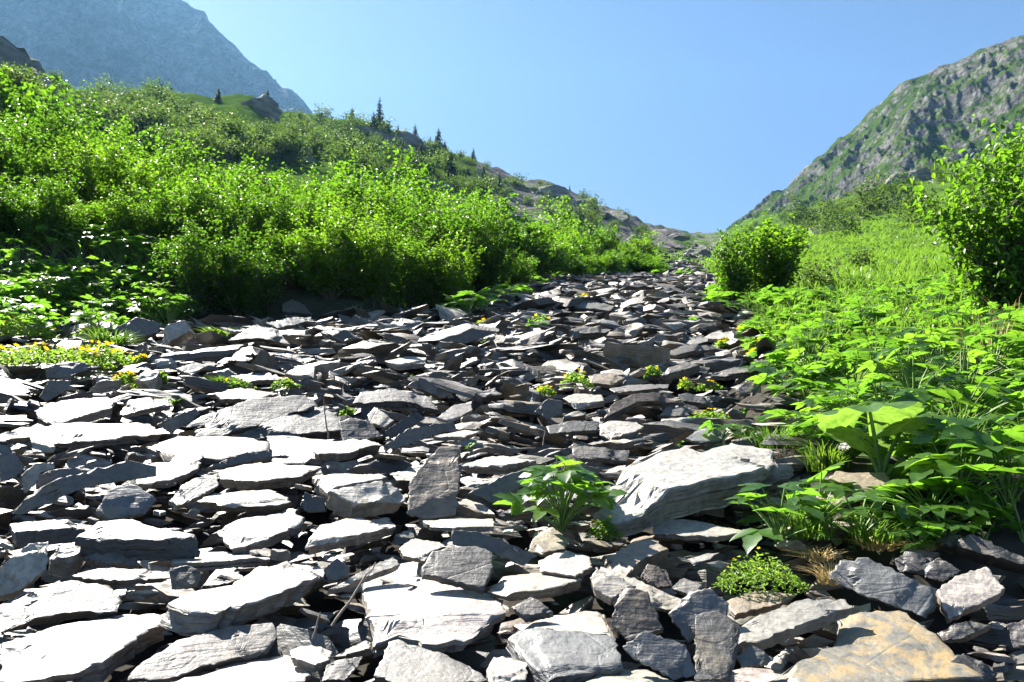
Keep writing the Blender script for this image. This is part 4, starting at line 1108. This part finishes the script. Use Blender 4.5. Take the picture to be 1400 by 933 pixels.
# herbs below the thicket on the far side of the scree
cnt = 0
for k in range(500):
    px, py = hr.uniform(-20, 335), hr.uniform(385, 478)
    if py > 445 - 0.12 * max(0, px - 160) and px > 150: continue
    q = hit(px, py, lift=.0)
    if hr.random() < .55: continue
    kind = LK[hr.choice(4, p=[.35, .3, .2, .15])]
    herb(kind, q, hr.uniform(.3, .6), hr.uniform(.45, .8), 16, hr.uniform(.10, .17), f'lush herb with {WHAT[kind]} at the foot of the thicket', f'herbs with {WHAT[kind]} below the thicket', hr, split=False); cnt += 1
    if cnt > 60: break
for k in range(46):
    px, y = hr.uniform(-30, 240), hr.uniform(9.8, 12.3); x = (px - 700) / FPX * y * 1.02
    kind = LK[hr.choice(4, p=[.3, .3, .25, .15])]
    herb(kind, (x, y, float(ground(x, y)) - .03), hr.uniform(.4, .8), hr.uniform(.6, 1.0), 18, hr.uniform(.11, .18), f'tall herb with {WHAT[kind]} growing up against the alder shrubs', f'tall herbs with {WHAT[kind]} against the shrubs', hr, split=False)
for k in range(16):
    px, py = [(690, 418), (655, 425), (730, 393), (790, 381), (850, 378), (900, 379), (935, 378), (1000, 425), (1030, 432), (985, 415), (1060, 425), (1095, 428), (640, 432), (700, 410), (820, 381), (880, 377)][k]
    q = hit(px, py); herb('palm', q, .35, .9, 14, .26, 'low leafy herb fringing the shrubs along the scree', 'low herbs fringing the shrubs', hr, split=False)

# plants growing out of the scree
def herb_px(kind, px, py, hpx, wpx, n, size_px, label, group=None, **k):
    q = hit(px, py); d = math.hypot(q[0], q[1])
    return herb(kind, q - np.array([0, 0, .03]), hpx / FPX * d, wpx / FPX * d, n, size_px / FPX * d, label, group, hr, **k)
herb_px('tri', 768, 722, 92, 125, 34, 36, 'leafy green plant growing between the stones beside the biggest slab')
herb_px('tri', 758, 705, 100, 20, 3, 34, 'single tall bright shoot rising above the leafy green plant')
herb_px('tri', 1065, 740, 80, 110, 13, 38, 'dark green lobed plant under the corner of the biggest slab')
herb_px('palm', 1120, 690, 52, 70, 6, 40, 'bright lobed leaves beside the pale half hidden slab')
herb_px('palm', 1175, 735, 70, 130, 12, 34, 'spreading lobed plant beside the dry straw')
herb_px('tri', 985, 600, 30, 60, 8, 22, 'small glossy plant between stones behind the biggest slab')
herb_px('ovate', 1230, 735, 60, 90, 12, 24, 'oval-leaved plant beside the long dark slab')
herb_px('tri', 1310, 700, 95, 130, 14, 46, 'large-leaved herb over the long dark slab')
herb_px('lance', 1270, 690, 110, 120, 16, 44, 'tall pointed-leaved herb behind the long dark slab')
herb_px('tri', 1380, 700, 110, 130, 14, 44, 'large herb with toothed leaves above the long dark slab')
herb_px('ovate', 1345, 735, 60, 110, 14, 28, 'oval-leaved herb over the far end of the long dark slab')
herb_px('lance', 1400, 740, 80, 120, 16, 34, 'pointed-leaved herb beside the far end of the long dark slab')
herb_px('palm', 1292, 738, 50, 100, 12, 30, 'lobed herb right above the long dark slab')
herb_px('palm', 1255, 748, 40, 80, 10, 24, 'low lobed herb next to the black ribbed rock')
herb_px('tri', 945, 445, 14, 26, 6, 9, 'tiny green sprout high in the scree')
herb_px('palm', 735, 452, 20, 46, 10, 12, 'light green clump in the middle of the scree')
for k in range(10):
    px, py = [(860, 600), (930, 605), (1000, 610), (880, 500), (660, 470), (560, 520), (1020, 560), (905, 470), (640, 610), (930, 590)][k]
    herb_px('ovate', px, py, 10, 18, 6, 8, 'little green seedling sprouting between scree stones', 'seedlings in the scree')

# large butterbur leaves
def round_leaf(rg, cup=0.16, na=48, nr=7):
    th = np.linspace(-np.pi * .93, np.pi * .93, na); V, F = [[0, 0, 0]], []
    for r in np.linspace(0, 1, nr + 1)[1:]:
        lob = 1 + 0.05 * np.cos(th * 9) + .03 * np.cos(th * 23 + 1); rad = r * .5 * lob * (1 - .18 * (np.abs(th) / np.pi) ** 6)
        x, y = rad * np.cos(th), rad * np.sin(th)
        z = cup * (-(r ** 2) * .9 + .25 * r) * (1 + .6 * np.cos(th * 2)) + .022 * r * np.cos(th * 9) + .008 * np.cos(th * 18) * r + .02 * r * fbm(th * 2, th * 0 + r * 2, o=2)
        V += np.c_[x, y, z].tolist()
    for k in range(na - 1):
        F.append([0, 1 + k, 2 + k])
        for m in range(nr - 1):
            a = 1 + m * na + k; F += [[a, a + na, a + na + 1], [a, a + na + 1, a + 1]]
    return np.array(V), np.array(F)
q = hit(1205, 665); d = math.hypot(q[0], q[1]); e = empty('butterbur', q); tag(e, 'butterbur plant with very large round yellow-green leaves on the bank', 'plant', None)
paths = []
for dx, dz, w, yaw, pt, rl in [(-.03, .34, .46, -1.75, .30, .08), (.14, .29, .38, -.9, .15, .25), (-.08, .22, .26, 2.6, .5, -.3), (.20, .17, .26, -1.2, .3, -.2)]:
    V, F = round_leaf(hr); me = build('leaf', V, F, {'tone': np.full(len(V), hr.uniform(.45, .8))}, smooth=180)
    sc = d / 3.7
    obj('leaf', me, M_BIGLEAF, e, leaf_matrix((dx * sc, hr.normal() * .05, dz * sc), yaw, pt, rl, w * sc))
    t = np.linspace(0, 1, 6)[:, None]; paths.append((np.array([dx * sc, 0, dz * sc]) * np.c_[t ** 1.5, t, t], np.linspace(.012, .007, 6)))
for P in paths:
    sv, sf = tubes([P], 6); obj('stalk', build('stalk', sv, sf, smooth=180), M_STALK, e)

# grass
def grass_arrays(rg, n, h, spread, w=0.006, bend=.6):
    a = rg.uniform(0, 6.28, n); r = spread * np.sqrt(rg.random(n)) * .35; H = h * rg.uniform(.5, 1.1, n)
    b = np.stack([np.cos(a) * r, np.sin(a) * r, 0 * a], 1); da = a + rg.normal(size=n) * .6; out = spread * rg.uniform(.2, 1, n) * bend
    d = np.stack([np.cos(da), np.sin(da), 0 * da], 1); s = np.stack([-np.sin(da), np.cos(da), 0 * da], 1); V = []
    for t in (0, .4, .75):
        c = b + d * (out * t ** 2)[:, None] + np.array([0, 0, 1.]) * (H * (t - .25 * t ** 3))[:, None]; ww = w * (1 - t * .7)
        V += [c - s * ww, c + s * ww]
    V.append(b + d * (out * 1.1)[:, None] + np.array([0, 0, 1.]) * (H * .74)[:, None])
    V = np.stack(V, 1).reshape(-1, 3)
    f = np.array([[0, 1, 3], [0, 3, 2], [2, 3, 5], [2, 5, 4], [4, 5, 6]])
    return V, (np.arange(n)[:, None, None] * 7 + f).reshape(-1, 3), np.repeat(np.clip(rg.normal(.55, .2, n), 0, 1), 7)
def tuft(px, py, hpx, wpx, n, label, mat=M_GRASS, name='grass_tuft', w=.006, bend=.6, cat='grass'):
    q = hit(px, py); d = math.hypot(q[0], q[1]); V, F, t = grass_arrays(hr, n, hpx / FPX * d, wpx / FPX * d, w * d / 5, bend)
    e = empty(name, q); tag(e, label, cat, None); b = obj('blades', build('blades', V, F, {'tone': t}), mat, e); b['kind'] = 'stuff'
    return e
tuft(148, 482, 34, 50, 260, 'fine bright grass tuft beside the yellow flower mat')
tuft(192, 440, 28, 40, 220, 'grass tuft behind the dark rippled boulder')
tuft(248, 442, 28, 44, 220, 'grass tuft behind the upright square white block')
tuft(300, 462, 14, 40, 160, 'short mossy grass beside the white tilted slab')
tuft(1105, 735, 75, 90, 150, 'arching grass tuft beside the biggest slab', w=.005, bend=1.0)
tuft(1130, 645, 50, 70, 170, 'fine grass tuft at the corner of the biggest slab', w=.004)
tuft(1060, 615, 40, 110, 300, 'feathery grass carpet between herbs and the biggest slab', w=.004)
tuft(1195, 745, 46, 80, 90, 'grass blades hanging over the blue-grey slab', bend=.9)
tuft(1300, 640, 90, 120, 120, 'thin stalks of grass among the large herbs', w=.004)
tuft(1138, 800, 30, 46, 160, 'dry straw hanging beside the blue-grey slab', M_STRAW, 'dry_grass', .006, .8)
tuft(1120, 768, 18, 50, 120, 'mat of dry straw along the foot of the herb bank', M_STRAW, 'dry_grass', .006, .8)
tuft(1200, 752, 16, 50, 120, 'dry straw under the hanging grass blades', M_STRAW, 'dry_grass', .006, .8)
tuft(1262, 752, 14, 36, 70, 'wisp of dry straw under the long dark slab', M_STRAW, 'dry_grass', .004, 1.0)
tuft(310, 527, 14, 44, 200, 'mossy green tuft behind the flat tan slab')
tuft(232, 555, 12, 26, 120, 'small green tuft between white slabs')

tuft(1345, 500, 80, 70, 60, 'brownish dock stalks among the herbs below the leafy bush', M_STRAW, 'dock_stalk', .0035, .4, 'plant')
tuft(1385, 470, 70, 50, 40, 'dry brown seed stalks close under the leafy bush', M_STRAW, 'dock_stalk', .0035, .4, 'plant')
q = hit(1335, 440); d = math.hypot(q[0], q[1]); hh = 72 / FPX * d
e = empty('thistle', q); tag(e, 'single rusty red flower head on a stalk before the leafy bush', 'flower', None)
sv, sf = tubes([(np.array([[0, 0, 0], [.01, 0, hh * .5], [0, 0, hh]]), np.array([.006, .005, .004]))], 5); obj('stalk', build('stalk', sv, sf, smooth=180), M_STALK, e)
a_ = np.linspace(0, np.pi, 7); pr = np.c_[0 * a_, 0 * a_, hh + .035 * (1 - np.cos(a_))]
sv, sf = tubes([(pr, .004 + .034 * np.sin(a_) * (1 + .15 * np.cos(a_ * 5)))], 9); obj('flower_head', build('flower_head', sv, sf), M_RUST, e)

# the meadow
Ps = []
for k in range(5200):
    y = 5.5 * (95 / 5.5) ** hr.random(); x0 = edge_r(y) + .3; x = x0 + (0.84 * y + 1 - x0) * hr.random()
    Ps.append((x, y))
for k in range(1400):
    y = hr.uniform(8.5, 40); x = edge_l(y) - .2 - hr.random() * 8; Ps.append((x, y))
Ps = np.array(Ps); Zs = ground(Ps[:, 0], Ps[:, 1]); parts = []
for (x, y), z in zip(Ps, Zs):
    V, F, t = grass_arrays(hr, 7, hr.uniform(.2, .4), .3 + .02 * y, .004 + .0009 * y, .5); parts.append((V + (x, y, z), F, {'tone': t}))
V, F, A_ = join_arrays(parts); o = obj('meadow_grass', build('meadow_grass', V, F, A_), M_GRASS); tag(o, 'bright green grass of the meadow and banks', None, None, 'stuff')

# flower cushions
def cushion(px, py, wpx, hpx, nflower, label, feather=False):
    q = hit(px, py); d = math.hypot(q[0], q[1]); W, H = wpx / FPX * d, hpx / FPX * d
    n = int(np.clip(wpx * 9, 150, 1300)); a = hr.uniform(0, 6.28, n); r = np.sqrt(hr.random(n)) * W / 2
    top = H * (1 - (r / (W / 2)) ** 2 * .8); C = np.stack([np.cos(a) * r, np.sin(a) * r * .8, top * hr.uniform(.3, 1, n)], 1)
    V, F, t = leaf_cloud(C, np.full(n, (5.0 if not feather else 6.5) / FPX * d) * hr.uniform(.6, 1.3, n), hr, False, .5, .7 if not feather else .45)
    e = empty('flower_cushion', q); tag(e, label, 'flowers', None)
    obj('foliage', build('foliage', V, F, {'tone': t}), M_CUSHION, e)
    a = hr.uniform(0, 6.28, nflower); r = np.sqrt(hr.random(nflower)) * W * .45; s = np.full(nflower, 2.6 / FPX * d) * hr.uniform(.7, 1.4, nflower)
    c = np.stack([np.cos(a) * r, np.sin(a) * r * .8, H * (1.1 - (r / (W / 2)) ** 2 * .7)], 1); Vs, Fs, off = [], [], 0
    for k in range(nflower):                                 # five petals round a raised centre
        th = np.arange(10) * 2 * np.pi / 10; rd = np.where(np.arange(10) % 2 == 0, 1, .55) * s[k]
        ring = np.c_[np.cos(th) * rd, np.sin(th) * rd, .35 * rd]; tl = hr.normal() * .6
        ring = np.c_[ring[:, 0], ring[:, 1] * math.cos(tl) - ring[:, 2] * math.sin(tl), ring[:, 1] * math.sin(tl) + ring[:, 2] * math.cos(tl)]
        Vs.append(np.concatenate([[c[k]], c[k] + ring])); j = np.arange(10)
        Fs.append(np.stack([np.full(10, off), off + 1 + j, off + 1 + (j + 1) % 10], 1)); off += 11
    b = obj('blossom', build('blossom', np.concatenate(Vs), np.concatenate(Fs), {'tone': np.full(off, .5)}), M_YELLOW, e); b['kind'] = 'stuff'
for args in [(60, 505, 150, 26, 60, 'wide mat of yellow flowers at the foot of the herbs'), (130, 500, 90, 26, 40, 'yellow flower mat beside the fine grass tuft'), (125, 466, 40, 14, 30, 'yellow flower patch behind the fine grass tuft'),
             (20, 470, 90, 30, 10, 'green leafy mat with few yellow flowers beside the wide mat'), (172, 530, 32, 18, 24, 'yellow flower cushion leaning on the white-topped block'), (192, 500, 26, 12, 8, 'small cushion with flowers in front of the dark rippled boulder'),
             (216, 520, 22, 10, 6, 'tiny flower cushion below the upright square block'), (390, 532, 34, 12, 6, 'sparse flower tuft on the flat tan slab'), (320, 532, 50, 12, 5, 'mossy cushion behind the flat tan slab'),
             (475, 566, 16, 8, 3, 'single pair of yellow flowers beside the blue-black cube'), (788, 532, 44, 24, 8, 'green cushion with yellow dots above the white flat-topped block'), (745, 540, 26, 12, 5, 'small green cushion beside the yellow-dotted one'),
             (738, 446, 40, 16, 6, 'pale green clump in the middle scree with yellow dots'), (665, 446, 28, 8, 10, 'flat yellow patch behind a dark slab in the middle scree'), (800, 412, 36, 8, 16, 'yellow flowers behind the arched grey slab'), (835, 411, 22, 8, 10, 'small yellow patch beyond the arched grey slab'),
             (1020, 458, 30, 12, 18, 'topmost yellow cushion at the herb edge'), (993, 474, 26, 9, 16, 'yellow cushion above the dark layered block'), (1045, 474, 34, 10, 20, 'yellow cushion touching the herbs'), (1036, 494, 32, 14, 30, 'brightest round yellow cushion beside the white shard'),
             (892, 514, 24, 14, 4, 'sparse yellow flower tuft over the dark thick slab'), (937, 532, 18, 12, 4, 'little yellow tuft beside the grey block'), (968, 534, 30, 12, 8, 'pair of yellow tufts above the grey block'), (970, 578, 58, 16, 14, 'wide yellow-flowered cushion behind the biggest slab'),
             (826, 738, 44, 30, 4, 'feathery plant with two yellow flowers under the biggest slab', True), (1040, 808, 110, 46, 3, 'feathery green plant with one yellow flower between the slabs', True), (1180, 712, 40, 16, 3, 'little yellow-flowered plant on the herb bank', True)]:
    cushion(*args)

# ------------------------------------------------------------------ twigs, spent flower head
def stick(px0, py0, px1, py1, dep, r, label, bend=.03):
    a = hit(px0, py0); d = math.hypot(a[0], a[1]); dx, dy, dz = [float(v) for v in ray(px1, py1)]; k = (d + dep) / math.hypot(dx, dy)
    b = np.array([dx * k, dy * k, CAM_H + dz * k]); t = np.linspace(0, 1, 9)[:, None]; P = a + (b - a) * t + hr.normal(size=(9, 3)) * bend * np.linalg.norm(b - a) * .3
    br = P[5] + (P[8] - P[5]) * np.linspace(0, 1, 4)[:, None] * .6 + np.array([.5, 0, .3]) * np.linalg.norm(b - a) * .12 * np.linspace(0, 1, 4)[:, None]
    sv, sf = tubes([(P, np.linspace(r, r * .45, 9)), (br, np.linspace(r * .5, r * .2, 4))], 6)
    o = obj('dry_twig', build('dry_twig', sv, sf, smooth=180), M_TWIG); tag(o, label, 'twig', None)
stick(452, 860, 515, 768, .12, .005, 'thin dry stick leaning behind the large wedge-shaped slab')
stick(428, 874, 438, 836, .02, .004, 'short dry stick stub beside the thin leaning stick')
stick(449, 600, 442, 545, .05, .006, 'thin upright twig standing on the dark shaded slab')
stick(742, 610, 745, 588, .05, .003, 'tiny twig beside the tall bright shoot')

# ------------------------------------------------------------------ air
import bmesh
bm = bmesh.new(); bmesh.ops.create_cube(bm, size=1.0)
me = bpy.data.meshes.new('haze'); bm.to_mesh(me); bm.free()
hz = obj('haze', me); lo, hi = np.array([-1650., -1650., -420.]), np.array([1650., 1650., 900.])
hz.location = (lo + hi) / 2; hz.scale = hi - lo; tag(hz, 'pale blue summer haze in the valley air', None, None, 'stuff')
mh, nth, oh = nodes('haze'); pv = nth.nodes.new('ShaderNodeVolumePrincipled')
pv.inputs['Color'].default_value = (0.28, 0.60, 1.0, 1); pv.inputs['Density'].default_value = 0.00011; pv.inputs['Anisotropy'].default_value = 0.30
nth.links.new(pv.outputs[0], oh.inputs['Volume']); me.materials.append(mh)
